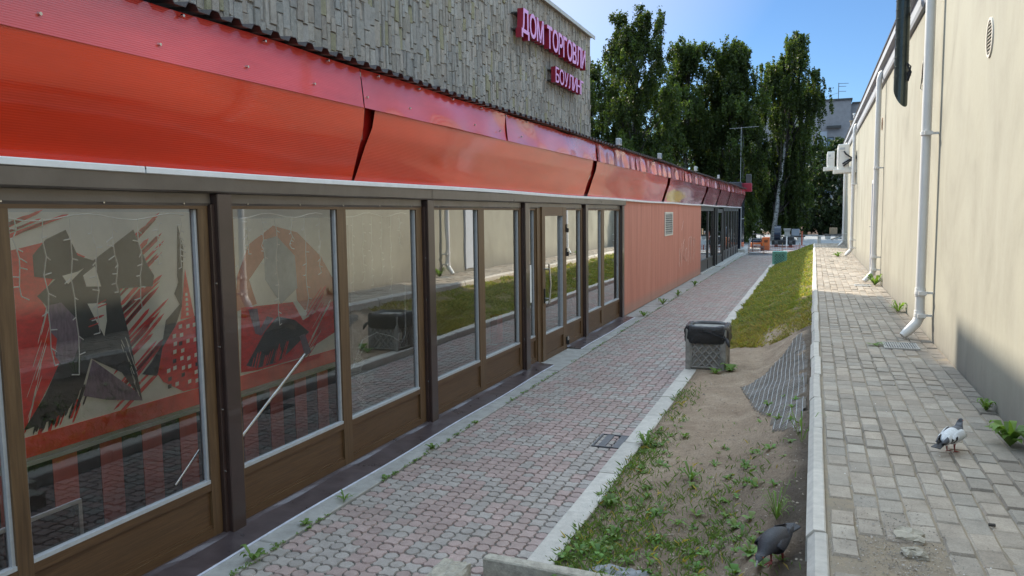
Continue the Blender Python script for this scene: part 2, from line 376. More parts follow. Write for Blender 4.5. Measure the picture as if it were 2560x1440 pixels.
def npmesh(name, verts, faces, cols, mats, parent=None, off=(0, 0, 0), fmat=None):
    verts = np.asarray(verts, float) - np.asarray(off, float); faces = np.asarray(faces, int); nf, k = faces.shape
    me = bpy.data.meshes.new(name); me.vertices.add(len(verts)); me.vertices.foreach_set('co', verts.ravel())
    me.loops.add(nf * k); me.loops.foreach_set('vertex_index', faces.ravel()); me.polygons.add(nf)
    me.polygons.foreach_set('loop_start', np.arange(nf) * k); me.polygons.foreach_set('loop_total', np.full(nf, k))
    for mm in ([mats] if isinstance(mats, str) else mats): me.materials.append(MATS[mm])
    if fmat is not None: me.polygons.foreach_set('material_index', fmat)
    ca = me.color_attributes.new('col', 'FLOAT_COLOR', 'CORNER')
    c = np.ones((nf, k, 4)); c[:, :, :3] = np.asarray(cols)[:, None, :]; ca.data.foreach_set('color', c.ravel())
    me.update(calc_edges=True); me.validate()
    o = bpy.data.objects.new(name, me); COL.objects.link(o)
    if parent is not None: o.parent = parent
    return o

def tag(o, label, cat, group=None):
    o['label'] = label; o['category'] = cat
    if group: o['group'] = group
    return o
def thing(name, loc, label, cat, group=None):
    o = bpy.data.objects.new(name, None); COL.objects.link(o); o.location = loc; o.empty_display_size = .2
    return tag(o, label, cat, group)
def struct(o): o['kind'] = 'structure'; return o
def stuff(o, label, cat): o['kind'] = 'stuff'; return tag(o, label, cat)
def origin(o, loc):                                                 # move the object origin without moving the mesh
    loc = Vector(loc); o.data.transform(Matrix.Translation(o.location - loc)); o.location = loc; return o
def copy_tree(o, parent=None):
    c = o.copy(); COL.objects.link(c)
    if parent is not None: c.parent = parent
    for ch in list(o.children): copy_tree(ch, c)
    return c

def sstep(a, b, x):
    t_ = np.clip((np.asarray(x, float) - a) / (b - a), 0, 1); return t_ * t_ * (3 - 2 * t_)
ZU = 0.70
def bank_z(x, y):
    x = np.asarray(x, float); y = np.asarray(y, float); tt = (x + 1.48) / 1.48
    near = .085 + .10 * np.clip(tt, 0, 1) + .36 * sstep(.52, 1.02, tt)
    far = .085 + .50 * np.clip(tt, 0, 1) ** 1.15
    w = sstep(11.5, 15.0, y); z = near * (1 - w) + far * w
    z = z + .018 * np.sin(3.1 * x + 1.7 * y) * np.sin(2.3 * y - 1.1 * x) + .012 * np.sin(7.3 * y + 4 * x) * np.sin(9 * x)
    return z

# ================================================================== SETTING
struct(MB().add([(-900, -300, -.12), (900, -300, -.12), (900, 1200, -.12), (-900, 1200, -.12)], [(0, 1, 2, 3)]).build('ground', 'asphalt_far'))
g = MB(); g.box(-14, 9, 46.2, 84, -.118, -.06); struct(g.build('parking_lot', 'slab_far'))

# lower path: joints sheet + katushka pavers
struct(MB().box(-3.46, -1.66, -2, 43.0, -.14, -.012).build('path_bed', 'joint_dark'))
def build_lower_path():
    a = .108; r = .056; mb = MB(); y = 3.2
    nx = int((1.78) / a) + 1; ny = int((42.8 - y) / a)
    rr = random.Random(3); x0 = -3.445
    red = (.40, .295, .262); gre = (.385, .338, .30)
    hsh = {}
    for j in range(ny):
        yc = y + j * a; seg = 3 if yc < 9 else (2 if yc < 18 else 1)
        for i in range(nx):
            xc = x0 + (i + .5) * a
            if xc > -1.70: continue
            key = ((i + (j // 2)) // 2, j // 2)
            if key not in hsh: hsh[key] = rr.random()
            isred = hsh[key] < .52
            if rr.random() < .14: isred = not isred
            b = red if isred else gre; k = rr.uniform(.90, 1.08); mb.col = (b[0] * k, b[1] * k, b[2] * k)
            dz = rr.uniform(-.003, .003); ch = .006
            if (i + j) % 2 == 0:
                n = seg * 4; ro = r - .0045; tx, ty = rr.uniform(-.02, .02), rr.uniform(-.02, .02)
                P = [(math.cos(2 * math.pi * (q + .5) / n), math.sin(2 * math.pi * (q + .5) / n)) for q in range(n)]
                vs = [(xc + c * ro, yc + s_ * ro, -.010) for c, s_ in P] + [(xc + c * (ro - ch), yc + s_ * (ro - ch), dz + tx * c * ro + ty * s_ * ro) for c, s_ in P]
                fs = [(q, (q + 1) % n, n + (q + 1) % n, n + q) for q in range(n)] + [tuple(range(n, 2 * n))]
                mb.add(vs, fs)
            else:
                g_ = .0045; P = []
                cs = [(a, 0), (0, a), (-a, 0), (0, -a)]
                for ci, (cx, cy) in enumerate(cs):                  # concave arc around each neighbouring disc
                    base = math.atan2(-cy, -cx); half = math.acos(min(.999, (a / 2 - .004) / (r + g_))) if r + g_ > a / 2 else .55
                    half = .70
                    for q in range(seg + 1):
                        th = base + half - 2 * half * q / seg
                        P.append((cx + math.cos(th) * (r + .0045), cy + math.sin(th) * (r + .0045)))
                n = len(P); cen = (0, 0)
                vs = [(xc + px, yc + py, -.010) for px, py in P]
                vs += [(xc + px * .92, yc + py * .92, dz) for px, py in P]
                fs = [(q, (q + 1) % n, n + (q + 1) % n, n + q) for q in range(n)]
                vs.append((xc, yc, dz)); fs += [(n + q, n + (q + 1) % n, 2 * n) for q in range(n)]
                mb.add(vs, fs)
    return mb
struct(build_lower_path().build('lower_path', 'paver'))

# concrete strip by the facade
cs = MB(); yy = -2.0; rr = random.Random(5)
while yy < 45.5:
    L = rr.uniform(1.5, 2.6); q = rr.uniform(-.004, .004); cs.bbox(-3.95, -3.45 + rr.uniform(-.008, .008), yy + .006, yy + L, -.14, .012 + q, .008); yy += L
struct(cs.build('plinth_strip', 'concrete'))

# kerbs
def kerb(name, x0, x1, y0, y1, z0, z1, cham, seed, m):
    rr = random.Random(seed); mb = MB(); y = y0
    while y < y1:
        L = 1.0 if cham > .02 else rr.uniform(.9, 1.1); e = min(y + L - .007, y1); dx = rr.uniform(-.006, .006); dz = rr.uniform(-.006, .006); k = rr.uniform(.9, 1.08); mb.col = (k, k, k * .99)
        prof = [(x0, z0), (x0, z1 - cham * 1.15), (x0 + cham, z1), (x1 - .008, z1), (x1, z1 - .008), (x1, z0)]
        n = len(prof); vs = [(px + dx, y, pz + dz) for px, pz in prof] + [(px + dx, e, pz + dz + rr.uniform(-.003, .003)) for px, pz in prof]
        fs = [(i, i + 1, n + i + 1, n + i) for i in range(n - 1)] + [tuple(range(n)), tuple(range(2 * n - 1, n - 1, -1))]
        mb.add(vs, fs); y += L
    return struct(mb.build(name, m))
kerb('lower_kerb', -1.67, -1.485, 4.32, 42.9, -.13, .10, .012, 11, 'kerb_stone')
kerb('upper_kerb', .004, .098, -1.0, 41.4, .30, ZU + .012, .034, 12, 'kerb_stone')

# upper path: bed + brick pavers
struct(MB().box(.03, 1.40, -2, 41.6, -.1, ZU - .012).build('upper_path_bed', 'joint_sand'))
def build_bricks():
    rr = random.Random(21); mb = MB(); w = .1265; x = .112; i = 0
    hole = lambda cx, cy: ((cx - .40) / .17) ** 2 + ((cy - 3.82) / .36) ** 2 < rr.uniform(.45, 1.1) or (cx < .24 and 3.3 < cy < 4.6 and rr.random() < .3)
    while x < 1.36:
        x1 = min(x + w, 1.375); y = 2.6 + (.1 if i % 2 else 0) + rr.uniform(-.03, .03)
        while y < 41.3:
            L = .198 + rr.uniform(-.008, .008); cx, cy = (x + x1) / 2, y + L / 2
            if hole(cx, cy): y += L; continue
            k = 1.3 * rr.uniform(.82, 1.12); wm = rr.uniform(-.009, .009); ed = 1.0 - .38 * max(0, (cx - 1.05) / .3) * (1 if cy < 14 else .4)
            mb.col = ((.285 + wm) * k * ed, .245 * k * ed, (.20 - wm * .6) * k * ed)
            dz = rr.gauss(0, .0028); a, b = rr.gauss(0, .012), rr.gauss(0, .010); gx = rr.uniform(.003, .006); gy = rr.uniform(.0025, .005); ch = rr.uniform(.004, .009)
            zt = lambda px, py: ZU + dz + a * (px - cx) + b * (py - cy) + .006 * math.sin(2.1 * cy + cx * 3)
            X0, X1, Y0, Y1 = x + gx, x1 - gx, y + gy, y + L - gy; sk = rr.uniform(-.004, .004)
            P = [(X0 + sk, Y0), (X1 + sk, Y0 + sk), (X1 - sk, Y1), (X0 - sk, Y1 - sk)]
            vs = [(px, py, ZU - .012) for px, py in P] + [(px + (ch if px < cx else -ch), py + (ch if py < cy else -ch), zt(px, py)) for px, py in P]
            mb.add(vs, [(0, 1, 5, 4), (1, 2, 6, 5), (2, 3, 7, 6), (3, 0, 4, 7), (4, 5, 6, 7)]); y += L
        x += w; i += 1
    return mb
struct(build_bricks().build('upper_path', 'paver'))
gr = MB(); rr = random.Random(8)
for _ in range(4200):                                              # gravel and crumbs in the broken part and joints
    big = rr.random() < .7; x = rr.gauss(.40, .15) if big else rr.uniform(.1, 1.35); y = rr.gauss(3.85, .32) if big else rr.uniform(3.3, 9); s_ = rr.uniform(.002, .008) * (1 if big else .6)
    if not .105 < x < 1.37: continue
    k = rr.uniform(.16, .50); gr.col = (k, k * .9, k * .8); z = ZU - .010 + (0.011 if rr.random() < .35 else 0)
    v = [(x + rr.uniform(-1, 1) * s_, y + rr.uniform(-1, 1) * s_, z + rr.uniform(.3, 1.2) * s_) for _ in range(4)]
    gr.add(v, [(0, 1, 2), (0, 2, 3), (0, 3, 1), (1, 3, 2)])
stuff(gr.build('gravel', 'paver'), 'loose grit and crumbs in the broken patch of the upper brick path', 'gravel')

# bank between the two kerbs
def build_bank():
    xs = np.concatenate([np.linspace(-1.49, -.5, 34), np.linspace(-.47, .02, 30)]); ys = np.concatenate([np.arange(3.6, 13, .03), np.arange(13, 43.3, .12)])
    X, Y = np.meshgrid(xs, ys); rs = np.random.RandomState(4); Z = bank_z(X, Y) + rs.normal(0, .0035, X.shape)
    edge = sstep(-.2, 0, X); Z += edge * .03 * np.sin(11 * Y) * np.sin(5.3 * Y + 1)
    ny, nx = X.shape; idx = np.arange(ny * nx).reshape(ny, nx)
    F = np.stack([idx[:-1, :-1], idx[:-1, 1:], idx[1:, 1:], idx[1:, :-1]], -1).reshape(-1, 4)
    xc = (X[:-1, :-1] + .01).ravel(); yc = (Y[:-1, :-1] + .02).ravel()
    wob = .12 * np.sin(4.1 * yc) + .08 * np.sin(9.7 * yc + 1)
    dark = sstep(-.22, -.05, xc + wob * .4) * .58                    # black humus and plastic, plus kerb shadow painted into the soil
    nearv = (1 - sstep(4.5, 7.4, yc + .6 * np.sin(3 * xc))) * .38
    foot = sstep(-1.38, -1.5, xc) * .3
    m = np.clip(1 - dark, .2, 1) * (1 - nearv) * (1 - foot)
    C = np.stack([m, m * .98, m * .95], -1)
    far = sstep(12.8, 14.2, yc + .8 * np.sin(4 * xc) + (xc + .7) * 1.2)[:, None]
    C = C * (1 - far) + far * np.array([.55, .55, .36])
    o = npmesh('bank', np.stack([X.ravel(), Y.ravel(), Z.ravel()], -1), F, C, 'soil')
    o.data.polygons.foreach_set('use_smooth', [True] * len(o.data.polygons)); return struct(o)
build_bank()
struct(MB().box(-1.6, .03, 42.9, 43.4, -.12, .12).build('bank_end', 'soil'))

# ================================================================== GRASS
def blades(n, xf, yf, hf, seed, wid=.006, lean=.5, base=(1, 1, 1), dry=.12):
    rs = np.random.RandomState(seed); x = xf(rs, n); y = yf(rs, n); z = bank_z(x, y) - .004
    h = hf(rs, x, y); keep = h > .004; x, y, z, h = x[keep], y[keep], z[keep], h[keep]; n = len(x)
    th = rs.uniform(0, 2 * np.pi, n); ln = rs.uniform(.1, lean, n) * h * 1.6; w = wid * rs.uniform(.6, 1.3, n) * (1 + np.clip((y - 10) / 12, 0, 2.5))
    ax, ay = np.cos(th), np.sin(th); b = np.stack([x, y, z], -1)
    side = np.stack([-ay * w, ax * w, 0 * w], -1); tip = b + np.stack([ax * ln, ay * ln, h], -1); mid = b + np.stack([ax * ln * .3, ay * ln * .3, h * .6], -1)
    V = np.stack([b - side, b + side, mid + side * .7, tip], 1).reshape(-1, 3)
    V2 = np.stack([b - side, mid + side * .7, tip, mid - side * .7], 1)
    F = np.arange(4 * n).reshape(n, 4)
    V = np.stack([b - side, b + side * .9, tip + side * .12, mid - side * .8], 1).reshape(-1, 3)
    k = rs.uniform(.6, 1.25, n)[:, None]; yel = (rs.rand(n) < dry)[:, None]
    c = np.where(yel, np.array([[1.9, 1.25, 1.3]]), np.array([base])) * k
    return V, F, c
V, F, C = blades(78000, lambda r, n: r.uniform(-1.50, 0.0, n), lambda r, n: 12.6 + 29.8 * r.rand(n) ** 1.6,
    lambda r, x, y: np.where(y + r.normal(0, .75, len(x)) > 13.0 + .7 * np.sin(6 * x) + (-x - .7) * -1.1 - .35 * (x < -1.1) + .5 * np.sin(17 * x), 1, 0) * r.uniform(.018, .065, len(x)) * np.where(np.sin(7 * x + 1.3 * y) * np.sin(2.1 * y - 3 * x) > -.55, 1, .35) * (1 + .5 * np.sin(5 * x + 2 * y) * np.sin(3 * y)) * np.where((x > -.32) & (r.rand(len(x)) < .55) & (y < 30), .25, 1), 31, .006, 1.0, dry=.2)
yb = V[0::4, 1]; rs_ = np.random.RandomState(3); dry_ = rs_.rand(len(yb)) < np.clip((16.0 - yb) / 3.2, .0, .75)
C = np.where(dry_[:, None], np.array([[1.55, 1.08, 1.35]]) * rs_.uniform(.6, 1.2, (len(yb), 1)), C)
stuff(npmesh('grass', V, F, C, 'leaf_grass'), 'mown green grass on the far half of the bank', 'grass')
def patch(x, y):                                                   # how likely grass is on the near bank
    edge = np.exp(-((x + 1.42) / .17) ** 2) * sstep(10.4, 9.3, y) * (.55 + .45 * np.sin(5 * y) * np.sin(2.1 * y + 1))
    fore = sstep(7.6, 4.6, y + .5 * np.sin(5 * x)) * (.35 + .65 * (np.sin(6.1 * x + 3 * y) * np.sin(4.3 * y - 5 * x) > -.05)) * sstep(-.1, -.95, x) * .9
    k = .06 * sstep(9.5, 5, y)
    return np.clip(edge + fore + k, 0, 1)
V, F, C = blades(26000, lambda r, n: r.uniform(-1.52, -.02, n), lambda r, n: 3.9 + 6.8 * r.rand(n) ** 1.5,
    lambda r, x, y: np.where(r.rand(len(x)) < patch(x, y) ** 1.3, 1, 0) * r.uniform(.015, .06, len(x)), 32, .0030, .9, base=(.62, .82, .85), dry=.08)
stuff(npmesh('rough_grass', V, F, C, 'leaf_grass'), 'patchy rough grass among weeds at the near end of the bank', 'grass')

def rosette(n, L, W, up, rr, z0=0.0, fold=.0):                      # a rosette of leaf blades -> verts, faces, cols (local)
    V = []; F = []; C = []
    for q in range(n):
        th = 2 * math.pi * q / n + rr.uniform(-.4, .4); l = L * rr.uniform(.6, 1.15); w = W * rr.uniform(.7, 1.2); u = up * rr.uniform(.5, 1.3)
        d = Vector((math.cos(th), math.sin(th), 0)); sd = Vector((-d.y, d.x, 0)); k = rr.uniform(.7, 1.25); o = len(V)
        prof = [(0, .12, 0), (.3, .75, .55), (.62, 1, .95), (.86, .62, .92), (1, .05, .72)]
        for tt, ww, hh in prof:
            c = d * (l * tt) + Vector((0, 0, z0 + u * l * hh)); V += [c - sd * (w * ww / 2), c + sd * (w * ww / 2)]
        for i in range(4): F.append((o + 2 * i, o + 2 * i + 1, o + 2 * i + 3, o + 2 * i + 2)); C.append((k, k, k * .9))
    return V, F, C
def weed(name, x, y, z, n, L, W, up, seed, label, cat='weed', group=None, mat='leaf_weed', tall=0):
    rr = random.Random(seed); V, F, C = rosette(n, L, W, up, rr)
    if tall:
        for q in range(tall):
            v2, f2, c2 = rosette(5, L * .6, W * .7, .6, rr, z0=L * (.35 + .5 * q)); o = len(V); sx, sy = rr.uniform(-.2, .2) * L, rr.uniform(-.2, .2) * L
            V += [v + Vector((sx, sy, 0)) for v in v2]; F += [tuple(o + i for i in f) for f in f2]; C += c2
    o = npmesh(name, [tuple(v) for v in V], F, C, mat); o.location = (x, y, z); return tag(o, label, cat, group)

# small weeds scattered as ground cover
rr = random.Random(77); V = []; F = []; C = []
for _ in range(330):
    x = rr.uniform(-1.46, -.1); y = 4.05 + 4.2 * rr.random() ** 1.6
    if rr.random() > .30 + .7 * float(patch(np.array([x]), np.array([y]))[0]): continue
    L = rr.uniform(.025, .075); v2, f2, c2 = rosette(rr.randint(4, 8), L, L * rr.uniform(.3, .6), rr.uniform(.3, .9), rr); o = len(V); zz = float(bank_z(x, y))
    V += [(v.x + x, v.y + y, v.z + zz) for v in v2]; F += [tuple(o + i for i in f) for f in f2]; C += [tuple(a * rr.uniform(.8, 1.2) for a in c) for c in c2]
stuff(npmesh('ground_weeds', V, F, C, 'leaf_weed'), 'small broad-leaved weeds spread over the near bank', 'weeds')
V = []; F = []; C = []
for _ in range(900):                                               # moss and seedlings in the facade joint
    y = 3.6 + 39 * rr.random() ** 1.5; x = -3.452 + rr.gauss(0, .012)
    if math.sin(3.3 * y) * math.sin(1.1 * y + 2) < -.25: continue
    L = rr.uniform(.008, .028) * (1.6 if rr.random() < .08 else 1); v2, f2, c2 = rosette(rr.randint(3, 5), L, L * .55, .7, rr); o = len(V)
    V += [(v.x + x, v.y + y, v.z + .004) for v in v2]; F += [tuple(o + i for i in f) for f in f2]; C += c2
stuff(npmesh('moss', V, F, C, 'leaf_weed'), 'moss and seedlings in the joint along the concrete strip', 'moss')

for k, (x, y, n, L, W, up, lb) in enumerate([
    (-3.46, 3.98, 8, .085, .04, .9, 'broad-leaved seedling in the pavement joint nearest the dark post'),
    (-3.50, 5.13, 14, .11, .012, .55, 'spiky grass tuft in the pavement joint below the second glazed bay'),
    (-3.49, 4.6, 7, .06, .03, .7, 'low green sprig in the pavement joint between seedling and spiky tuft'),
    (-3.46, 6.6, 10, .07, .03, .8, 'bushy little weed in the pavement joint below the third glazed bay'),
    (-3.50, 16.95, 12, .16, .05, .7, 'leafy weed at the foot of the salmon boards, nearest corner'),
    (-3.50, 19.3, 12, .17, .05, .8, 'leafy weed at the foot of the salmon boards below the vent'),
    (-3.47, 21.4, 12, .15, .05, .9, 'leafy weed at the foot of the salmon boards, farther than the vent'),
    (-3.46, 24.6, 12, .16, .05, .9, 'weed at the foot of the salmon boards nearest the dark shopfront')]):
    weed('weed', x, y, .010, n, L, W, up, 100 + k, lb, group='weeds along the pavilion foot')
for k, (x, y, n, L, W, up, tall, lb) in enumerate([
    (1.27, 5.95, 16, .17, .06, 1.0, 1, 'large dark leafy dock plant against the cream wall at the right edge'),
    (1.31, 6.95, 9, .09, .03, 1.2, 2, 'slender upright weed against the stained cream wall'),
    (1.27, 13.4, 16, .20, .035, .8, 1, 'spreading weed at the wall between the two nearest drainpipes'),
    (1.25, 18.1, 16, .24, .06, .9, 1, 'bright green weed at the foot of the second drainpipe'),
    (.82, 29.4, 16, .26, .06, .6, 0, 'yellow-green weed in the middle of the far brick path'),
    (.72, 10.0, 12, .11, .03, .3, 0, 'flat weed beside the end of the drain grate')]):
    weed('weed', x, y, ZU - .002, n, L, W, up, 140 + k, lb, group='weeds on the upper path', tall=tall)
for k, (x, y, n, L, W, up, lb) in enumerate([
    (-1.02, 10.75, 12, .13, .075, .8, 'dark broad-leaved weed beside the right foot of the grey litter bin'),
    (-1.20, 10.62, 9, .10, .05, .6, 'pale weed in front of the grey litter bin'),
    (-1.45, 7.15, 26, .105, .022, 1.1, 'dense bright tuft beside the kerb near the drain'),
    (-.88, 6.15, 20, .11, .022, .9, 'green clump of weeds in the middle of the bare earth'),
    (-1.40, 5.55, 22, .10, .03, 1.0, 'leafy tuft overhanging the lower kerb'),
    (-.05, 6.25, 9, .19, .011, 1.6, 'tall grass blades standing against the upper kerb')]):
    weed('weed', x, y, float(bank_z(x, y)) - .005, n, L, W, up, 160 + k, lb, group='weeds on the bank')
weed('grass_tuft', -.17, 4.75, float(bank_z(-.17, 4.75)), 30, .12, .008, 1.5, 171, 'upright grass tuft just behind the dark pigeon', 'grass tuft')
# ================================================================== PAVILION
FX = -3.9
pav = thing('pavilion', (FX, 2.0, 0), 'long low shop pavilion with brown-framed windows under a red plastic canopy', 'building')
def part(mb, name, mats, parent): return mb.build(name, mats, parent)
# shell
part(MB().box(-6.24, FX - .05, -1, 46.0, -.1, .02), 'floor', 'floor_dark', pav)
part(MB().box(-6.24, -6.15, -1, 46, .021, 3.3), 'back_wall', 'room_light', pav)
w = MB(); 
for x1, a, b, c in ((FX - .02, -1.15, -1, 3.3), (FX - .05, 45.9, 46.05, 3.3), (FX - .13, 16.62, 16.72, 3.2), (FX - .13, 29.05, 29.15, 3.2)): part(MB().box(-6.14, x1, a, b, .021, c), 'partition', 'room_wall', pav)
part(MB().box(-6.14, -5.9, -1, 7.04, 2.62, 2.72), 'ceiling', 'room_light', pav)
part(MB().box(-6.14, -3.98, 7.05, 46, 2.62, 2.72), 'ceiling', 'room_wall', pav)
# display wall with murals
XP = -4.75
dw = MB(); dw.box(XP - .12, XP, .6, 6.93, .0, 2.6); part(dw, 'display_wall', 'room_light', pav)
dk = MB(); dk.polyx(XP + .004, [(.6, .02), (6.90, .02), (6.90, .705), (.6, .705)])
part(dk, 'dado', 'stripe_black', pav)
st = MB(); y = 1.33
while y < 6.85:
    st.polyx(XP + .010, [(y, .022), (min(y + .185, 6.88), .022), (min(y + .185, 6.88), .702), (y, .702)], th=.004); y += .3715
o = part(st, 'stripe', 'stripe_red', pav)
part(MB().box(XP, XP + .02, .6, 6.93, .708, .735), 'dado_rail', 'room_light', pav)
part(MB().box(XP - .13, XP + .05, 6.935, 6.99, .705, 2.3), 'end_post', 'paint_white', pav)
stp = MB(); stp.box(-6.1, -4.88, 6.05, 8.2, .022, .20); stp.box(-6.1, -5.1, 6.6, 8.2, .201, .38); part(stp, 'step', 'room_light', pav)
part(MB().box(-6.1, -5.6, 8.4, 8.5, .022, 2.2), 'inner_panel', 'room_wall', pav)
part(MB().box(-5.4, -5.34, 12.3, 13.1, .02, 1.05), 'counter_panel', 'room_light', pav)
part(MB().box(-5.33, -5.2, 12.5, 12.75, .02, .52), 'red_panel', 'band_red', pav)

def scribble(mb, x, p0, p1, n, L, w, ang, mi, seed, j=.03):         # crayon strokes
    rr = random.Random(seed)
    for q in range(n):
        f = (q + rr.random() * .5) / n; y = p0[0] + (p1[0] - p0[0]) * f + rr.uniform(-j, j); z = p0[1] + (p1[1] - p0[1]) * f + rr.uniform(-j, j)
        a = ang + rr.uniform(-.08, .08); l = L * rr.uniform(.6, 1.1); dy, dz = math.cos(a) * l / 2, math.sin(a) * l / 2; ny, nz = -math.sin(a), math.cos(a); ww = w * rr.uniform(.5, 1.2)
        pts = [(y - dy, z - dz)]
        for s_ in (-.5, 0, .5): pts.append((y + dy * s_ * 2 * .8 - ny * ww * rr.uniform(.6, 1), z + dz * s_ * 2 * .8 - nz * ww * rr.uniform(.6, 1)))
        pts.append((y + dy, z + dz))
        for s_ in (.5, 0, -.5): pts.append((y + dy * s_ * 2 * .8 + ny * ww * rr.uniform(.6, 1), z + dz * s_ * 2 * .8 + nz * ww * rr.uniform(.6, 1)))
        mb.polyx(x, pts, mi)
mats8 = ['poster_cream', 'poster_red', 'poster_black', 'poster_purple', 'poster_orange', 'poster_skin', 'band_red']
p1 = thing('poster', (XP, 3.9, .75), 'large red, black and cream mural poster behind the nearest big pane', 'poster')
mb = MB(); mb.box(XP + .001, XP + .010, .62, 5.12, .90, 2.36, 0); mb.box(XP + .010, XP + .016, .62, 5.12, .765, .90, 6)
o1 = XP + .012
mb.polyx(o1, [(3.39, 2.12), (3.65, 2.17), (3.91, 2.05), (3.65, 1.91), (3.55, 1.8), (3.63, 1.64), (3.66, 1.53), (3.63, 1.41), (3.67, 1.35), (3.51, 1.12), (3.38, .93), (3.0, .93), (2.6, .95), (2.6, 2.1)], 1)
scribble(mb, o1 + .001, (3.05, 2.2), (3.6, 2.28), 9, .55, .012, .35, 1, 1)
scribble(mb, o1 + .0007, (4.3, 1.05), (4.32, 2.2), 30, .62, .017, .62, 1, 2, .05)
scribble(mb, o1 + .001, (3.5, .98), (3.75, 1.0), 14, .2, .012, 1.1, 1, 3)
scribble(mb, o1 + .0016, (3.42, 1.05), (3.6, 1.8), 10, .3, .004, 1.2, 0, 5)
mb.polyx(o1 + .002, [(3.53, 1.81), (3.67, 1.91), (3.52, 1.94), (3.52, 2.08), (3.62, 2.18), (3.77, 2.24), (3.85, 2.06), (3.97, 2.02), (4.33, 2.23), (4.44, 1.96), (4.5, 1.87), (4.48, 1.79), (4.18, 1.8), (4.18, 1.69), (4.23, 1.47), (4.3, 1.06), (4.32, .93), (4.15, 1.18), (3.9, 1.33), (3.83, 1.16), (3.71, 1.02), (3.58, .97), (3.37, .95), (3.54, 1.15), (3.66, 1.35), (3.82, 1.47), (3.81, 1.61), (3.7, 1.75), (3.59, 1.74)], 2)
scribble(mb, o1 + .0025, (3.45, .97), (3.85, 1.08), 16, .2, .012, 1.15, 2, 6)
mb.polyx(o1 + .003, [(3.59, 1.74), (3.7, 1.75), (3.81, 1.62), (3.83, 1.47), (3.76, 1.34), (3.67, 1.33), (3.63, 1.39), (3.65, 1.51), (3.61, 1.56)], 3)
mb.polyx(o1 + .003, [(3.9, 1.72), (4.05, 1.71), (4.05, 1.58), (4.02, 1.47), (3.97, 1.57)], 0)
scribble(mb, o1 + .0035, (3.96, 1.55), (4.0, 1.72), 6, .11, .006, .25, 1, 7)
mb.polyx(o1 + .003, [(3.72, 1.93), (3.84, 1.95), (3.89, 1.97), (3.76, 1.87)], 0); mb.polyx(o1 + .003, [(3.88, 1.92), (3.98, 1.98), (4.02, 1.83), (3.9, 1.84)], 0)
mb.polyx(o1 + .0035, [(3.91, 1.32), (4.28, 1.0), (4.32, .93), (4.0, 1.01), (3.82, 1.08)], 3)
scribble(mb, o1 + .004, (4.18, 1.42), (4.3, 1.0), 18, .12, .004, 1.9, 0, 9)
mb.polyx(o1 + .003, [(4.76, 2.26), (4.81, 2.07), (4.78, 1.88), (4.69, 1.71), (4.74, 1.62), (4.59, 1.51), (4.54, 1.33), (4.43, 1.21), (4.33, 1.13), (4.47, 1.09), (4.57, 1.26), (4.71, 1.5), (4.76, 1.6), (4.73, 1.85)], 2)
for dy in (0, .17):                                                # two lattice spires on the drawn tower
    mb.polyx(o1 + .0032, [(4.74 + dy, 1.5), (4.775 + dy, 1.68), (4.815 + dy, 1.9), (4.855 + dy, 1.68), (4.89 + dy, 1.5)], 1)
    for q in range(5): mb.polyx(o1 + .0036, [(4.80 + dy, 1.52 + q * .04), (4.83 + dy, 1.52 + q * .04), (4.825 + dy, 1.545 + q * .04), (4.805 + dy, 1.545 + q * .04)], 0)
mb.polyx(o1 + .0034, [(4.71, 1.48), (5.08, 1.53), (5.08, .90), (4.73, .91), (4.53, 1.03), (4.48, 1.1), (4.54, 1.3)], 1)
rr = random.Random(5)
for r_ in range(8):
    for c_ in range(7):
        y = 4.57 + c_ * .073 + rr.uniform(-.01, .01); z = .96 + r_ * .066 + rr.uniform(-.008, .008)
        if rr.random() < .82 and y > 4.55 + max(0, (z - 1.2)) * .5: mb.polyx(o1 + .0038, [(y, z), (y + .035, z + .004), (y + .038, z + .036), (y + .002, z + .032)], 0 if rr.random() < .8 else 2)
mb.build('mural', mats8, p1)
p2 = thing('poster', (XP, 6.1, .75), 'smaller mural poster with orange-haired figure behind the leaning steel rod', 'poster')
mb = MB(); mb.box(XP + .001, XP + .010, 5.13, 6.90, .90, 2.30, 0); mb.box(XP + .010, XP + .016, 5.13, 6.90, .765, .90, 6)
mb.polyx(o1, [(5.37, 1.48), (5.42, 1.8), (5.59, 2.07), (5.93, 2.23), (6.29, 2.16), (6.67, 1.9), (6.88, 1.64), (6.86, 1.25), (6.49, 1.26), (6.25, 1.49), (6.23, 1.73), (5.8, 1.95), (5.57, 1.75), (5.66, 1.52)], 4)
mb.polyx(o1 + .001, [(5.78, 2.1), (5.98, 2.13), (6.24, 1.93), (6.26, 1.61), (6.0, 1.48), (5.79, 1.73)], 5)
mb.polyx(o1 + .0012, [(5.45, 1.51), (5.66, 1.5), (6.18, 1.48), (6.33, 1.28), (6.87, 1.42), (6.87, 1.08), (6.34, .96), (6.24, .91), (5.62, .91), (5.41, .93)], 1)
scribble(mb, o1 + .0016, (6.5, 1.0), (6.6, 1.5), 16, .5, .012, .7, 1, 11, .06); scribble(mb, o1 + .002, (6.45, 1.0), (6.7, 1.4), 9, .35, .006, .75, 0, 12, .06)
mb.polyx(o1 + .0024, [(5.48, .98), (5.75, 1.25), (5.94, 1.37), (6.2, 1.3), (6.42, 1.15), (6.09, 1.0), (5.91, .93), (5.62, .93)], 2)
scribble(mb, o1 + .0028, (5.55, .97), (6.1, 1.02), 16, .18, .010, 1.1, 1, 13)
mb.polyx(o1 + .003, [(5.54, 1.48), (5.66, 1.48), (5.69, 1.29), (5.79, 1.39), (5.88, 1.36), (5.7, 1.22), (5.62, 1.25)], 3)
mb.polyx(o1 + .003, [(6.26, 1.13), (6.35, 1.14), (6.44, .94), (6.34, .91)], 3)
mb.build('mural', mats8, p2)

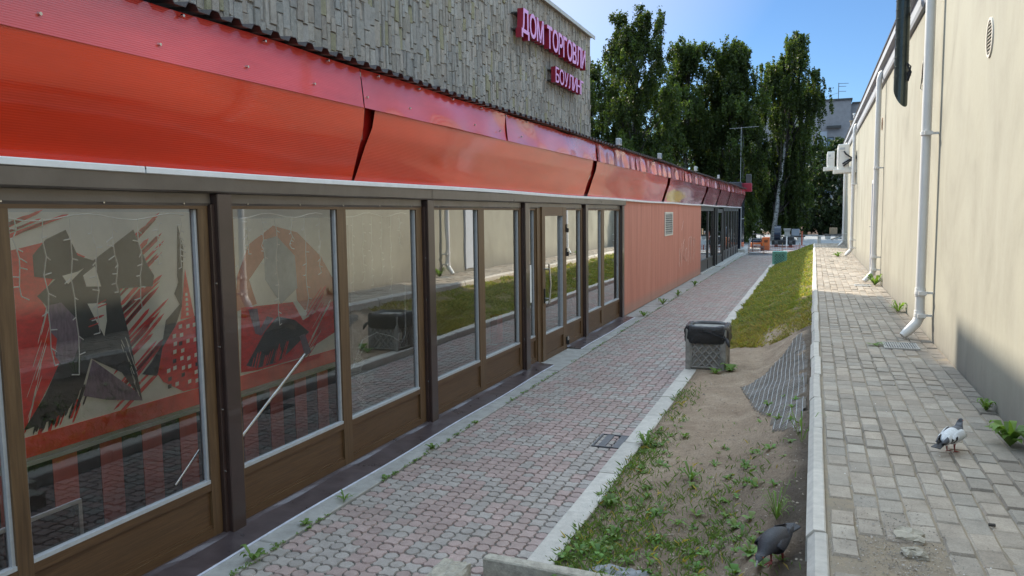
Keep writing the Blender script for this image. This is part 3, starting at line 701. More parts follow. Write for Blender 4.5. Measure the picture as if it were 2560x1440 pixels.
# posts
for (a, b) in [(1.05, 1.20), (4.25, 4.39), (7.38, 7.53), (10.38, 10.55), (13.54, 13.70), (16.42, 16.60)]:
    m = MB(); m.bbox(FX - .10, FX + .045, a, b, .03, 2.475, .006); m.box(FX - .06, FX + .012, a - .035, a - .001, .03, 2.40)
    part(m, 'post', 'brown_metal', pav)
def screw(x, y, z, r=.0065, d=.008):
    m = MB(); m.tube([(x - .004, y, z), (x + d, y, z)], [r, r * .8], 6); return part(m, 'screw', 'steel', pav)
for yy in np.arange(1.5, 16.4, .62): screw(FX + .002, float(yy), 2.405)
for (a, b) in [(4.25, 4.39), (7.38, 7.53), (10.38, 10.55)]:
    for z in np.arange(.5, 2.3, .45): screw(FX + .014, a - .018, float(z))
# header flashings in lengths
hb = [(-1, 1.2), (1.2, 4.41), (4.41, 7.5), (7.5, 10.5), (10.5, 13.6), (13.6, 16.7)]
for i, (a, b) in enumerate(hb):
    m = MB(); x0 = FX + .048 + (.004 if i % 2 else 0); e = a - .02 if i else a
    m.sweep([(FX - .1, 2.585), (x0 + .004, 2.585), (x0, 2.49), (x0 - .012, 2.478), (FX - .1, 2.478)], list(np.linspace(e, b, 16)), fn=lambda p, i_: (p[0] + (.005 * math.sin(5 * p[1]) if i_ in (1, 2) else 0), p[1], p[2]))
    part(m, 'flashing', 'brown_flashing', pav)
    m = MB(); m.sweep([(FX - .1, 2.478), (FX - .004, 2.476), (FX - .002, 2.41), (FX - .012, 2.392), (FX - .1, 2.392)], list(np.linspace(a + .02, b - .18 if b < 16 else b - .3, 20)), fn=lambda p, i_: (p[0] + (.006 * math.sin(7 * p[1]) * math.sin(3 * p[1]) if i_ in (1, 2) else 0), p[1], p[2]))
    part(m, 'head_trim', 'brown_flashing', pav)
# white eaves trim
for i, (a, b) in enumerate([(-1, 3.62), (3.63, 16.7), (16.71, 29.2), (29.21, 45.4)]):
    m = MB(); ys = list(np.linspace(a, b, max(2, int((b - a) / .8))))
    m.sweep([(FX - .05, 2.628), (FX + .062, 2.628), (FX + .066, 2.622), (FX + .066, 2.590), (FX + .060, 2.586), (FX - .05, 2.586)], ys, fn=lambda p, i_: (p[0], p[1], p[2] + .006 * math.sin(.9 * p[1]) - (.0018 * max(0, p[1] - 10)) * (1 if p[1] < 29 else .9)))
    part(m, 'eaves_trim', 'gutter_white', pav)

# windows: frame with beads; pane and lower panel below it
def window(y0, y1, zb=.455, zt=2.37, jl=.05, jr=.06, panel=True, fm='woodgrain', gl='glass', fmv='woodgrain_vertical', pz=.06, zf=.03):
    m = MB(); xf = FX - .012; xb = FX - .085
    m.box(xb, xf, y0 - jl, y1 + jr, zt, zt + .045, 0)
    m.box(xb, xf - .002, y0 - jl, y0, zf, zt, 1); m.box(xb, xf - .002, y1, y1 + jr, zf, zt, 1)
    m.box(xb, xf - .004, y0, y1, zb - .065, zb - .012, 0)
    if panel: m.box(xb, xf - .004, y0, y1, zf, zf + .085, 0)
    fr = part(m, 'window', [fm, fmv], pav)
    bd = MB(); bw = .012
    bd.box(FX - .060, FX - .018, y0, y1, zb - .012, zb + bw); bd.box(FX - .060, FX - .03, y0, y0 + bw, zb + bw, zt - .004); bd.box(FX - .060, FX - .03, y1 - bw - .008, y1, zb + bw, zt - .004)
    part(bd, 'bead', 'bead_grey', fr)
    part(MB().polyx(FX - .052, [(y0 + .001, zb), (y1 - .001, zb), (y1 - .001, zt), (y0 + .001, zt)]), 'pane', gl, fr)
    if panel:
        pm = MB(); pm.box(FX - .07, FX - .034, y0 + .001, y1 - .001, zf + .085, zb - .065)
        pm.box(FX - .034, FX - .026, y0 + .001, y1 - .001, zf + .085, zf + .105); pm.box(FX - .034, FX - .026, y0 + .001, y0 + .018, zf + .105, zb - .065)
        part(pm, 'lower_panel', fm, fr)
    return fr
for (a, b, jl, jr) in [(1.25, 2.70, .04, .045), (2.79, 4.12, .045, .09), (4.46, 5.77, .065, .065), (5.905, 7.22, .07, .12), (7.60, 8.84, .065, .09), (9.02, 10.27, .09, .07), (10.66, 10.93, .10, .05), (13.77, 14.85, .06, .11), (15.07, 16.36, .11, .05)]:
    window(a, b, jl=jl, jr=jr, gl='glass' if b < 5.8 else 'glass_film')
# door bay
door = MB(); DX = FX + .03
door.box(FX - .06, DX, 11.15, 11.29, .02, 2.42, 1); door.box(FX - .06, DX, 12.20, 12.38, .02, 2.42, 1); door.box(FX - .06, DX - .002, 11.29, 12.20, 2.28, 2.42, 0); door.box(FX - .06, DX - .002, 11.29, 12.20, .30, .42, 0); door.box(FX - .06, DX - .002, 11.29, 12.20, .02, .10, 0)
dr = part(door, 'door', ['woodgrain', 'woodgrain_vertical'], pav)
part(MB().polyx(FX - .02, [(11.291, .421), (12.199, .421), (12.199, 2.279), (11.291, 2.279)]), 'pane', 'glass_film', dr)
part(MB().box(FX - .04, FX, 11.292, 12.198, .102, .298), 'lower_panel', 'woodgrain', dr)
bd = MB(); bd.box(FX - .02, DX - .006, 11.292, 12.198, .421, .436); bd.box(FX - .02, DX - .006, 12.185, 12.198, .436, 2.278); part(bd, 'bead', 'bead_grey', dr)
def pull(x, y, s_, parent):
    m = MB(); m.tube([(x, y, .92), (x + .012 * s_, y + .012, 1.1), (x + .02 * s_, y + .02, 1.23), (x + .012 * s_, y + .012, 1.36), (x, y, 1.54)], .016, 10)
    for z in (1.0, 1.46): m.tube([(x - .075 * s_, y, z), (x, y, z)], .013, 8)
    part(m, 'handle', 'steel', parent)
pull(DX + .075, 11.24, 1, dr); pull(FX - .14, 11.24, -1, dr)
for z in (2.07, 1.67, .17):
    m = MB(); m.tube([(DX + .015, 12.40, z - .07), (DX + .015, 12.40, z + .0)], .024, 8, 0); m.tube([(DX + .015, 12.40, z + .003), (DX + .015, 12.40, z + .07)], .022, 8, 1); m.box(DX, DX + .012, 12.34, 12.46, z - .06, z + .06, 0)
    part(m, 'hinge', ['black_plastic', 'steel'], dr)
part(MB().bbox(DX, DX + .018, 11.20, 11.235, .93, 1.16, .004), 'lock_plate', 'black_plastic', dr)
window(12.50, 13.40, zb=.43, jl=.09, jr=.12, gl='glass_film')
part(MB().box(FX - .05, FX + .006, 10.985, 11.145, .02, 2.40), 'door_jamb', 'woodgrain_vertical', pav)
# lower flashing sill
for i, (a, b) in enumerate([(-1, 1.2), (1.2, 4.42), (4.42, 7.55), (7.55, 10.98), (12.45, 16.66)]):
    m = MB(); m.sweep([(FX + .0, .055), (FX + .03, .040), (FX + .255, .022)], list(np.linspace(a, b, 22)), fn=lambda p, i_: (p[0] + (.010 * math.sin(2.3 * p[1]) if i_ == 2 else 0), p[1], p[2] + .006 * math.sin(6 * p[1]) * (i_ == 1)))
    m.sweep([(FX - .05, .056), (FX + .0, .055)], [a, b])
    s_ = part(m, 'sill', 'sill_flashing', pav)
    m = MB(); m.sweep([(FX + .255, .022), (FX + .268, .016), (FX + .270, .004)], list(np.linspace(a, b, 22)), fn=lambda p, i_: (p[0] + .010 * math.sin(2.3 * p[1]), p[1], p[2]))
    part(m, 'edge', 'sill_edge', s_)
# notice on the sidelight
part(MB().box(FX - .049, FX - .047, 10.72, 10.86, .98, 1.55), 'notice', 'paper', pav)

# salmon boards
ys = [16.71, 19.74, 21.35, 23.98, 26.46, 29.12]
for i in range(5):
    q = .004 * (i % 2); m = MB(); m.bbox(FX - .05, FX + .012 + q, ys[i] + .008, ys[i + 1] - .006, .03, 2.578, .003)
    part(m, 'board', 'salmon', pav)
m = MB(); ly0, ly1, lz0, lz1 = 21.62, 22.92, 1.655, 2.33; xf = FX + .034
m.box(FX + .016, xf, ly0, ly0 + .09, lz0, lz1); m.box(FX + .016, xf, ly1 - .09, ly1, lz0, lz1); m.box(FX + .016, xf, ly0 + .09, ly1 - .09, lz0, lz0 + .05); m.box(FX + .016, xf, ly0 + .09, ly1 - .09, lz1 - .05, lz1)
for q in range(9):
    z = lz0 + .06 + q * .064; m.add([(FX + .018, ly0 + .09, z + .05), (FX + .018, ly1 - .09, z + .05), (xf + .012, ly1 - .09, z), (xf + .012, ly0 + .09, z)], [(0, 1, 2, 3), (3, 2, 1, 0)])
lv = part(m, 'louvre', 'cream_panel', pav)
part(MB().box(FX + .0165, FX + .019, ly0 + .09, ly1 - .09, lz0 + .05, lz1 - .05), 'opening', 'hole_dark', lv)
gf = MB(); rr = random.Random(9)
def stroke(pts, r=.0055): gf.tube([(FX + .020, y, z) for y, z in pts], r, 5)
stroke([(25.0, 1.35), (24.75, 1.0), (24.6, .62)]); stroke([(24.2, .62), (24.25, 1.2), (24.5, .75), (24.6, 1.35)])
stroke([(24.9, 1.30), (25.15, 1.45), (25.3, 1.2), (25.1, .8), (24.95, 1.0), (24.95, 1.3)]); stroke([(25.5, .7), (25.45, 1.1), (25.7, 1.15), (25.85, .95), (25.7, .7), (25.5, .8)])
stroke([(26.0, .55), (26.1, 1.45), (26.5, 1.5), (26.55, 1.2)]); stroke([(26.55, .6), (26.7, 1.5), (27.1, 1.35)]); stroke([(27.2, .6), (27.3, 1.45), (27.6, 1.3), (27.5, .8)]); stroke([(24.6, 1.75), (24.95, 2.05)])
part(gf, 'graffiti', 'chalk_pink', pav)

# dark far shopfront
def dwin(y0, y1, w0, w1): 
    m = MB(); xf = FX - .012; xb = FX - .085
    m.box(xb, xf, y0 - w0, y1 + w1, 2.36, 2.50); m.box(xb, xf, y0 - w0, y0, .02, 2.36); m.box(xb, xf, y1, y1 + w1, .02, 2.36); m.box(xb, xf - .004, y0, y1, .42, .50); m.box(xb, xf - .004, y0, y1, .02, .08)
    fr = part(m, 'window', 'dark_frame', pav); part(MB().polyx(FX - .05, [(y0, .50), (y1, .50), (y1, 2.36), (y0, 2.36)]), 'pane', 'glass_dark', fr); part(MB().box(FX - .07, FX - .034, y0, y1, .08, .42), 'lower_panel', 'dark_frame', fr)
for a, b, w0, w1 in [(29.28, 31.45, .12, .1), (31.62, 33.2, .07, .1), (36.75, 37.9, .12, .1), (38.15, 39.2, .12, .1), (39.5, 40.6, .12, .1), (40.9, 41.9, .12, .1), (42.2, 43.2, .12, .1), (43.5, 44.4, .12, .1)]: dwin(a, b, w0, w1)
for a, b in [(33.32, 33.60), (34.0, 34.35), (36.42, 36.60)]: part(MB().bbox(FX - .1, FX + .05, a, b, .02, 2.5, .006), 'post', 'black_plastic', pav)
dwin(33.66, 33.94, .05, .05)
m = MB(); m.box(FX - .04, FX + .02, 34.42, 34.60, .03, 2.45); m.box(FX - .04, FX + .02, 36.10, 36.36, .03, 2.45); m.box(FX - .04, FX + .018, 34.60, 36.10, 2.28, 2.45); m.box(FX - .04, FX + .018, 34.60, 36.10, .32, .42); m.box(FX - .04, FX + .018, 34.60, 36.10, .03, .10)
d2 = part(m, 'door', 'dark_frame', pav); part(MB().polyx(FX - .01, [(34.60, .42), (36.10, .42), (36.10, 2.28), (34.60, 2.28)]), 'pane', 'glass_dark', d2); part(MB().box(FX - .03, FX, 34.60, 36.10, .10, .32), 'lower_panel', 'dark_frame', d2)
m = MB(); m.tube([(FX + .03, 34.55, 1.05), (FX + .13, 34.55, 1.05), (FX + .13, 34.55, 1.45), (FX + .03, 34.55, 1.45)], .02, 8); part(m, 'handle', 'black_plastic', d2)
m = MB(); m.bbox(FX - .1, FX + .06, 29.12, 33.4, .006, .05, .01); m.bbox(FX - .1, FX + .28, 33.4, 45.3, .006, .05, .012); part(m, 'threshold', 'concrete_light', pav)
part(MB().box(FX - .09, FX + .02, 29.16, 45.2, 2.502, 2.58), 'head_trim', 'dark_frame', pav)
m = MB(); m.bbox(FX - .9, FX + .06, 45.5, 47.6, .2, 4.0, .02); part(m, 'corner_pier', 'navy', pav)
m = MB(); m.box(FX + .061, FX + .066, 45.6, 47.5, 1.9, 1.93); m.box(FX + .03, FX + .075, 45.42, 45.5, .2, 2.6); part(m, 'pier_trim', 'bead_grey', pav)
m = MB(); m.bbox(FX - .6, FX + .34, 44.9, 48.4, -.11, .22, .03); part(m, 'step', 'concrete_light', pav)
part(MB().bbox(FX - .6, FX + .9, 48.45, 50.6, -.11, .10, .03), 'landing', 'concrete_light', pav)

# canopy panels
prof = [(-3.9, 2.625), (-3.860, 2.73), (-3.820, 2.84), (-3.783, 2.945), (-3.757, 3.03), (-3.744, 3.11), (-3.730, 3.285)]
def canopy(ya0, ya1, yb0, yb1, m_, bow=0., seed=0):                # bottom y-range, top y-range
    mb = MB(); n = max(10, int((ya1 - ya0) * 3)); vs = []
    for i in range(n + 1):
        f = i / n
        for j, (px, pz) in enumerate(prof):
            t_ = j / (len(prof) - 1); y = (ya0 + (ya1 - ya0) * f) * (1 - t_) + (yb0 + (yb1 - yb0) * f) * t_
            d = bow * math.sin(math.pi * t_) * math.sin(2.2 * f * (ya1 - ya0) / 3 + seed) + .010 * math.sin(1.7 * y + 2 * t_)
            lin = -3.9 + .15 * t_
            px2 = px if seed == 0 else px * .15 + lin * .85
            vs.append((px2 + d * .6 + .0012 * max(0, y - 14), y, pz - .0022 * max(0, y - 14) * (1 - t_ * .4)))
    k = len(prof); fs = [(i * k + j, (i + 1) * k + j, (i + 1) * k + j + 1, i * k + j + 1) for i in range(n) for j in range(k - 1)]
    mb.add(vs, fs, 0, True); return part(mb, 'canopy_panel', m_, pav)
canopy(-1, 6.0, -1, 5.985, 'poly_red', .02, 0); canopy(6.04, 13.55, 6.19, 13.66, 'poly_red', .012, 1)
canopy(13.80, 21.2, 13.93, 21.3, 'poly_red', .012, 2); canopy(21.55, 28.9, 21.7, 29.3, 'poly_painted', .02, 3); canopy(29.5, 33.3, 29.9, 33.7, 'poly_painted', .02, 4); canopy(33.8, 37.4, 34.2, 37.9, 'poly_painted', .02, 5); canopy(37.9, 45.2, 38.3, 46.4, 'poly_painted', .02, 6)
part(MB().sweep([(-3.97, 2.62), (-3.83, 3.0), (-3.80, 3.32)], list(np.linspace(-1, 45.3, 12)), fn=lambda p, i_: (p[0] + .0012 * max(0, p[1] - 14), p[1], p[2])), 'canopy_backing', 'poly_deep', pav)
# upper strip, dented sheets
def strip(a, b, amp, frq, seed, m_):
    mb = MB(); n = int((b - a) * 14); vs = []; rr = random.Random(seed); ph = [rr.uniform(0, 6.28) for _ in range(6)]
    for i in range(n + 1):
        y = a + (b - a) * i / n
        w_ = amp * (math.sin(frq * y + ph[0]) * .5 + .35 * math.sin(frq * 2.3 * y + ph[1]) + .45 * math.sin(frq * .41 * y + ph[2]))
        for j in range(6):
            t_ = j / 5; s_ = math.sin(math.pi * (t_ * .8 + .25)); 
            vs.append((-3.720 - .034 * t_ + w_ * s_ + .0012 * max(0, y - 14), y, 3.262 + .345 * t_ + .006 * math.sin(3 * y) * t_))
    fs = [(i * 6 + j, (i + 1) * 6 + j, (i + 1) * 6 + j + 1, i * 6 + j + 1) for i in range(n) for j in range(5)]
    mb.add(vs, fs, 0, True); return part(mb, 'fascia_strip', m_, pav)
strip(-1, 5.955, .006, .6, 1, 'poly_pink'); strip(5.965, 9.4, .022, 2.6, 2, 'poly_pink'); strip(9.41, 13.8, .016, 2.2, 3, 'poly_pink'); strip(13.82, 17.2, .030, 4.2, 4, 'poly_pink'); strip(17.22, 24.0, .036, 4.0, 5, 'poly_pink'); strip(24.03, 33, .034, 3.6, 6, 'poly_pink'); strip(33.05, 46.6, .036, 3.0, 7, 'poly_pink')
for yy in np.arange(2.9, 10.5, .78):
    for z in (3.36, 3.575): screw(-3.73, float(yy) + .2 * (z > 3.5), z, .012, .016)
fr = MB()                                                          # studs seen behind the plastic
for yy in np.arange(2.3, 13, .9): fr.box(-3.80, -3.765, yy, yy + .07, 3.28, 3.56)
part(fr, 'stud', 'poly_red', pav)
# corrugated roof
mb = MB(); vs = []; pr = [(0, 0), (.045, 0), (.07, .038), (.13, .038), (.155, 0), (.2, 0)]; y = -1.0; row = []
while y < 46.6:
    for dy, dz in pr[:-1]: row.append((y + dy, dz))
    y += .2
n = len(row)
edge = lambda y: (-3.655 + .0012 * max(0, y - 14) + .01 * math.sin(1.3 * y))
for y, dz in row: vs.append((edge(y), y, 3.612 + dz + .008 * math.sin(.7 * y)))
for y, dz in row: vs.append((-3.96 if y < 7.1 else -5.93, y, 3.64 + dz + .008 * math.sin(.7 * y)))  # near end stops short to leave the added light opening
for y, dz in row: vs.append((edge(y), y, 3.607 + dz + .008 * math.sin(.7 * y)))
fs = [(i, i + 1, n + i + 1, n + i) for i in range(n - 1)] + [(2 * n + i, 2 * n + i + 1, i + 1, i) for i in range(n - 1)]
mb.add(vs, fs); vs = []
for y, dz in row: vs.append((-5.94, y, 3.72 + dz))
for y, dz in row: vs.append((-6.3 if y < 22.6 else -11.2, y, 3.85 + dz))
mb.add(vs, fs[:n - 1]); part(mb, 'roof', 'roof_metal', pav)
part(MB().box(-11.2, -5.95, -1, 46.6, 3.38, 3.57), 'roof_deck', 'bark', pav)
part(MB().box(-3.98, -3.86, -1, 46.3, 3.30, 3.57), 'eaves_beam', 'bark', pav)
part(MB().add([(-5.94, -.9, 3.5), (-4.0, -.9, 3.5), (-4.0, 7.05, 3.5), (-5.94, 7.05, 3.5)], [(0, 1, 2, 3)]), 'added_fill_pane', 'glass_clear', pav)  # made-up glazed roof opening, added to let sky light onto the murals

# ---- things on and in the pavilion
def flood(x, y, z, lb):
    t_ = thing('floodlight', (x, y, z), lb, 'floodlight', 'floodlights on the pavilion eaves')
    m = MB(); m.bbox(x - .04, x + .04, y - .10, y + .10, z + .02, z + .15, .01); m.build('housing', 'bead_grey', t_)
    m = MB(); m.box(x + .041, x + .046, y - .08, y + .08, z + .04, z + .13); m.build('lens', 'far_glass', t_)
    m = MB(); m.tube([(x - .25, y, z - .06), (x - .02, y, z + .0), (x - .02, y, z + .06)], .018, 6); m.build('bracket', 'dark_frame', t_)
flood(-3.60, 15.0, 3.62, 'grey floodlight clamped on the roof edge nearest the camera'); flood(-3.58, 19.2, 3.62, 'floodlight on a longer bracket over the dented strip'); flood(-3.56, 25.3, 3.62, 'floodlight on the roof edge above the painted flames'); flood(-3.54, 31.5, 3.62, 'small floodlight on the roof edge above the far door')
rod = MB(); rod.tube([(-4.2, 4.74, .555), (-4.2, 5.62, 1.085)], .014, 10); tag(origin(rod.build('steel_rod', 'steel'), (-4.2, 4.74, .555)), 'polished steel rod leaning diagonally behind the second pane', 'rod')
rod = MB(); rod.tube([(-4.05, 3.93, .48), (-4.05, 4.16, .66)], .008, 8); tag(origin(rod.build('thin_rod', 'steel'), (-4.05, 3.93, .48)), 'thin pale rod in the lower corner of the nearest pane', 'rod')
fp = thing('glazed_frame', (-4.3, 3.2, .02), 'small grey-edged glazed frame standing behind the nearest pane', 'frame')
m = MB(); m.box(-4.31, -4.29, 2.5, 3.40, .52, .545); m.box(-4.31, -4.29, 3.375, 3.40, .02, .52); m.box(-4.31, -4.29, 2.5, 2.525, .02, .52); m.box(-4.31, -4.29, 2.525, 3.375, .02, .045); m.build('edge', 'bead_grey', fp)
MB().box(-4.305, -4.295, 2.525, 3.375, .045, .52).build('sheet', 'glass_dark', fp)
def garland(y0, y1, x, seed, lb):
    t_ = thing('light_garland', (x, (y0 + y1) / 2, 2.3), lb, 'light garland', 'icicle light garlands behind the panes'); rr = random.Random(seed)
    m = MB(); m.tube([(x, y0 + (y1 - y0) * i / 12, 2.32 - .02 * math.sin(i)) for i in range(13)], .0035, 4); m.build('lead', 'paint_white', t_)
    y = y0 + .05
    while y < y1:
        m = MB(); L = rr.uniform(.25, .95); pts = []; yy = y
        for i in range(9): pts.append((x + rr.uniform(-.01, .01), yy + rr.uniform(-.014, .014), 2.31 - L * i / 8))
        m.tube(pts, .0035, 4)
        for i in range(1, 9):
            p = pts[i]; m.tube([p, (p[0], p[1] + rr.choice((-1, 1)) * rr.uniform(.02, .05), p[2] - rr.uniform(-.01, .03))], .0035, 4)
        m.build('strand', 'paint_white', t_); y += rr.uniform(.13, .2)
garland(2.85, 4.1, -4.02, 3, 'icicle garland of white wire hanging behind the nearest pane'); garland(4.5, 5.7, -4.02, 4, 'icicle garland behind the pane with the leaning rod'); garland(5.95, 7.2, -4.02, 6, 'icicle garland behind the pane with the coiled wire')
m = MB(); pts = [(-4.0, 5.95, .86), (-4.0, 6.08, .90), (-4.0, 6.25, 1.13), (-4.0, 6.5, 1.16), (-4.0, 6.8, 1.08), (-4.0, 7.0, .98), (-4.0, 7.08, 1.05), (-4.0, 7.1, 1.6)]
m.tube(pts, .006, 5); rr = random.Random(2)
for i in range(34):
    z = .47 + i * .017; y = 6.20 + .03 * math.sin(i * .8); l = .10 + .05 * math.sin(i * .35) if i > 12 else .05
    m.tube([(-4.0, y - l, z + .02 + rr.uniform(-.02, .02)), (-4.0, y, z), (-4.0, y + .04, z + .012)], .0055, 4)
m.box(-4.005, -3.995, 6.93, 7.0, 1.02, 1.09)
tag(origin(m.build('coiled_wire', 'plastic_clear'), (-4.0, 6.2, .47)), 'bunched pale wire with a white tag behind the third pane', 'wire')
# mast, speaker and sign box at the far corner
mt = thing('antenna_mast', (-3.95, 46.0, 4.0), 'thin rooftop antenna mast with crossbars and dangling cable', 'antenna')
m = MB(); m.tube([(-3.95, 46, 3.9), (-3.95, 46, 7.1)], .010, 6); m.build('pole', 'bead_grey', mt)
m = MB(); m.tube([(-4.6, 46, 7.05), (-3.0, 46, 7.1)], .007, 6); m.tube([(-4.3, 46.3, 7.0), (-4.3, 45.7, 7.0)], .010, 6); m.tube([(-3.4, 46.3, 7.08), (-3.4, 45.7, 7.08)], .010, 6); m.build('crossbar', 'bead_grey', mt)
m = MB(); m.tube([(-3.9, 45.95, 7.0), (-3.8, 45.9, 6.1), (-4.0, 45.9, 5.6), (-3.75, 45.9, 5.0), (-3.85, 45.9, 4.2)], .02, 5); m.build('cable', 'rubber', mt)
bx = thing('roof_cabinet', (-3.6, 46.2, 3.95), 'red and grey cabinet on the far corner of the canopy roof', 'cabinet')
MB().bbox(-3.86, -3.39, 46.7, 47.2, 3.48, 3.97, .02).build('body', 'sign_red', bx); MB().bbox(-3.72, -3.43, 46.75, 47.15, 3.98, 4.48, .02).build('upper_box', 'dark_frame', bx); MB().bbox(-4.7, -3.88, 46.7, 47.2, 3.68, 3.95, .02).build('side_tank', 'panel_far', bx)

# ================================================================== STONE BUILDING
SX = -6.2; SY = 22.42; STOP = 7.46
stb = thing('stone_building', (SX - 3, 10, 0), 'tall windowless hall clad in vertical grey-brown stone slips', 'building')
m = MB(); m.box(-22, SX - .06, -14, SY - .03, 0, STOP - .02); m.build('wall', 'stone_clad', stb)
mb = MB(); rr = random.Random(41)
def clad(mb, y0, y1, z0, z1, at):
    y = y0
    while y < y1:
        w_ = min(rr.choice((.08, .10, .11, .13, .15)), y1 - y); z = z0 - rr.uniform(0, .3)
        while z < z1:
            h = rr.choice((.16, .22, .27, .32, .38, .45)) * rr.uniform(.85, 1.1); a, b = max(z, z0), min(z + h, z1)
            if b - a > .02:
                k = rr.uniform(.245, .36); wm = rr.uniform(-.012, .02); g_ = rr.uniform(-.004, .008); mb.col = (k * 1.20 + wm, k * 1.02 + g_ * .6, k * .84 - wm * .7)
                if rr.random() < .05: mb.col = (.32, .27, .16)
                d = rr.uniform(.0, .026); e = rr.uniform(-.012, .012); f = rr.uniform(-.012, .012); g2 = .003
                P = at(y + g2, y + w_ - g2, a + g2, b - g2, d, e, f); mb.add(P[0], P[1])
            z += h
        y += w_
def atx(y0, y1, a, b, d, e, f):
    x = SX - .045
    vs = [(x, y0, a), (x, y1, a), (x, y1, b), (x, y0, b), (x + d + e + .004, y0 + .008, a + .008), (x + d - e + .004, y1 - .008, a + .008), (x + d - e + f + .004, y1 - .008, b - .008), (x + d + e + f + .004, y0 + .008, b - .008)]
    return vs, [(4, 5, 6, 7), (0, 1, 5, 4), (1, 2, 6, 5), (2, 3, 7, 6), (3, 0, 4, 7)]
clad(mb, 4.0, SY - .02, 3.6, STOP - .03, atx)
mb.build('stone_cladding', 'stone_clad', stb)
m = MB(); m.box(-22.1, SX + .09, -14.1, SY + .1, STOP, STOP + .045); m.box(SX + .06, SX + .09, -14.1, SY + .1, STOP - .05, STOP - .001); m.build('coping', 'concrete_light', stb)
m = MB(); m.box(-16, SX - .02, -14, 15.7, STOP + .05, STOP + .68); m.build('roof_block', 'room_wall', stb)

def letters(text, y0, y1, z0, h, depth, off, label, fs=(1, 1)):
    s_ = thing('sign', (SX, (y0 + y1) / 2, z0), label, 'sign'); cur = 0; items = []
    for ch in text:
        if ch == ' ': cur += .34; continue
        cu = bpy.data.curves.new('letter', 'FONT'); cu.body = ch; cu.size = 1; cu.extrude = .5; cu.offset = off; cu.resolution_u = 3
        o = bpy.data.objects.new('letter', cu); COL.objects.link(o); dg = bpy.context.evaluated_depsgraph_get(); me = bpy.data.meshes.new_from_object(o.evaluated_get(dg))
        bpy.data.objects.remove(o); bpy.data.curves.remove(cu)
        xs = [v.co.x for v in me.vertices]; items.append((me, cur - min(xs), min(xs), max(xs))); cur += max(xs) - min(xs) + .05
    k = (y1 - y0) / (cur - .05)
    for me, dx, a, b in items:
        me.transform(Matrix(((0, 0, depth, .10 + depth / 2), (k, 0, 0, y0 + dx * k - (y0 + y1) / 2), (0, h / .73, 0, 0), (0, 0, 0, 1))))
        me.update(); me.materials.clear(); me.materials.append(MATS['sign_red']); me.materials.append(MATS['sign_pink'])
        for p in me.polygons: p.material_index = 1 if p.normal.x > .8 else 0; p.use_smooth = False
        o = bpy.data.objects.new('letter', me); COL.objects.link(o); o.parent = s_
    m = MB()
    for zz in (.12, .8): m.box(SX - .02, SX + .105, y0 + .05, y1 - .05, z0 + h * zz, z0 + h * zz + .03)
    m.build('rail', 'dark_frame', s_)
letters('ДОМ ТОРГОВЛИ', 15.95, 20.95, 6.26, .50, .14, .020, 'large pink and red Cyrillic letters reading ДОМ ТОРГОВЛИ on the stone wall')
letters('БОУЛИНГ', 18.35, 20.80, 5.55, .37, .12, .006, 'smaller pink and red Cyrillic letters reading БОУЛИНГ below the big sign')

# ================================================================== RIGHT BUILDING
WX = 1.38
rb = thing('rendered_building', (5, 20, 0), 'long cream-rendered building with streaky wall along the upper path', 'building')
MB().box(WX, 14, -6, 42.6, -.1, 5.40).build('wall', 'render_cream', rb)
m = MB(); m.sweep([(WX - .004, 5.06), (WX - .05, 5.07), (WX - .07, 5.12), (WX - .07, 5.30), (WX - .15, 5.33), (WX - .15, 5.47), (WX + .4, 5.52)], [-6, 42.7]); m.build('cornice', 'panel_far', rb)
m = MB(); m.box(WX - .17, WX + .1, -6, 42.7, 5.475, 5.51); m.build('roof_edge', 'roof_metal', rb)
def louv(y, z, ry, rz, m1, sq=False):
    f = MB(); n = 24
    ring = [(y + ry * math.cos(2 * math.pi * i / n), z + rz * math.sin(2 * math.pi * i / n)) for i in range(n)]
    ri = [(y + (a - y) * .8, z + (b - z) * .86) for a, b in ring]
    vs = [(WX - .012, a, b) for a, b in ring] + [(WX - .012, a, b) for a, b in ri] + [(WX + .001, a, b) for a, b in ring]
    f.add(vs, [(i, n + i, n + (i + 1) % n, (i + 1) % n) for i in range(n)] + [(i, (i + 1) % n, 2 * n + (i + 1) % n, 2 * n + i) for i in range(n)])
    o = f.build('vent', m1, rb)
    s_ = MB(); k = 9
    for q in range(k):
        zz = z + rz * .8 * (2 * (q + .5) / k - 1); hw = ry * .8 * math.sqrt(max(0, 1 - ((zz - z) / (rz * .86)) ** 2))
        s_.add([(WX - .016, y - hw, zz - .012), (WX - .016, y + hw, zz - .012), (WX - .004, y + hw, zz + .012), (WX - .004, y - hw, zz + .012)], [(0, 1, 2, 3), (3, 2, 1, 0)])
    s_.build('slat', m1, o)
    d_ = MB(); d_.polyx(-WX, [(0, 0), (1, 0), (1, 1)]) if False else None
    d_.add([(WX - .003, a, b) for a, b in ri], [tuple(range(n))]); d_.build('opening', 'hole_dark', o)
louv(7.82, 3.77, .135, .17, 'cream_panel'); louv(12.3, 4.20, .15, .17, 'cream_panel'); louv(19.25, 4.22, .12, .14, 'vent_brown')
dd = MB(); dd.box(WX - .03, WX + .02, 20.05, 21.15, .80, 2.95); od = dd.build('door', 'door_grey', rb)
m = MB(); m.box(WX - .05, WX - .001, 19.97, 20.045, .78, 3.05); m.box(WX - .05, WX - .001, 21.155, 21.23, .78, 3.05); m.box(WX - .05, WX - .001, 20.05, 21.15, 2.955, 3.05); m.build('frame', 'door_grey', od)
m = MB(); m.tube([(WX - .031, 21.0, 1.9), (WX - .09, 21.0, 1.9), (WX - .09, 20.8, 1.9)], .015, 6); m.build('handle', 'steel', od)

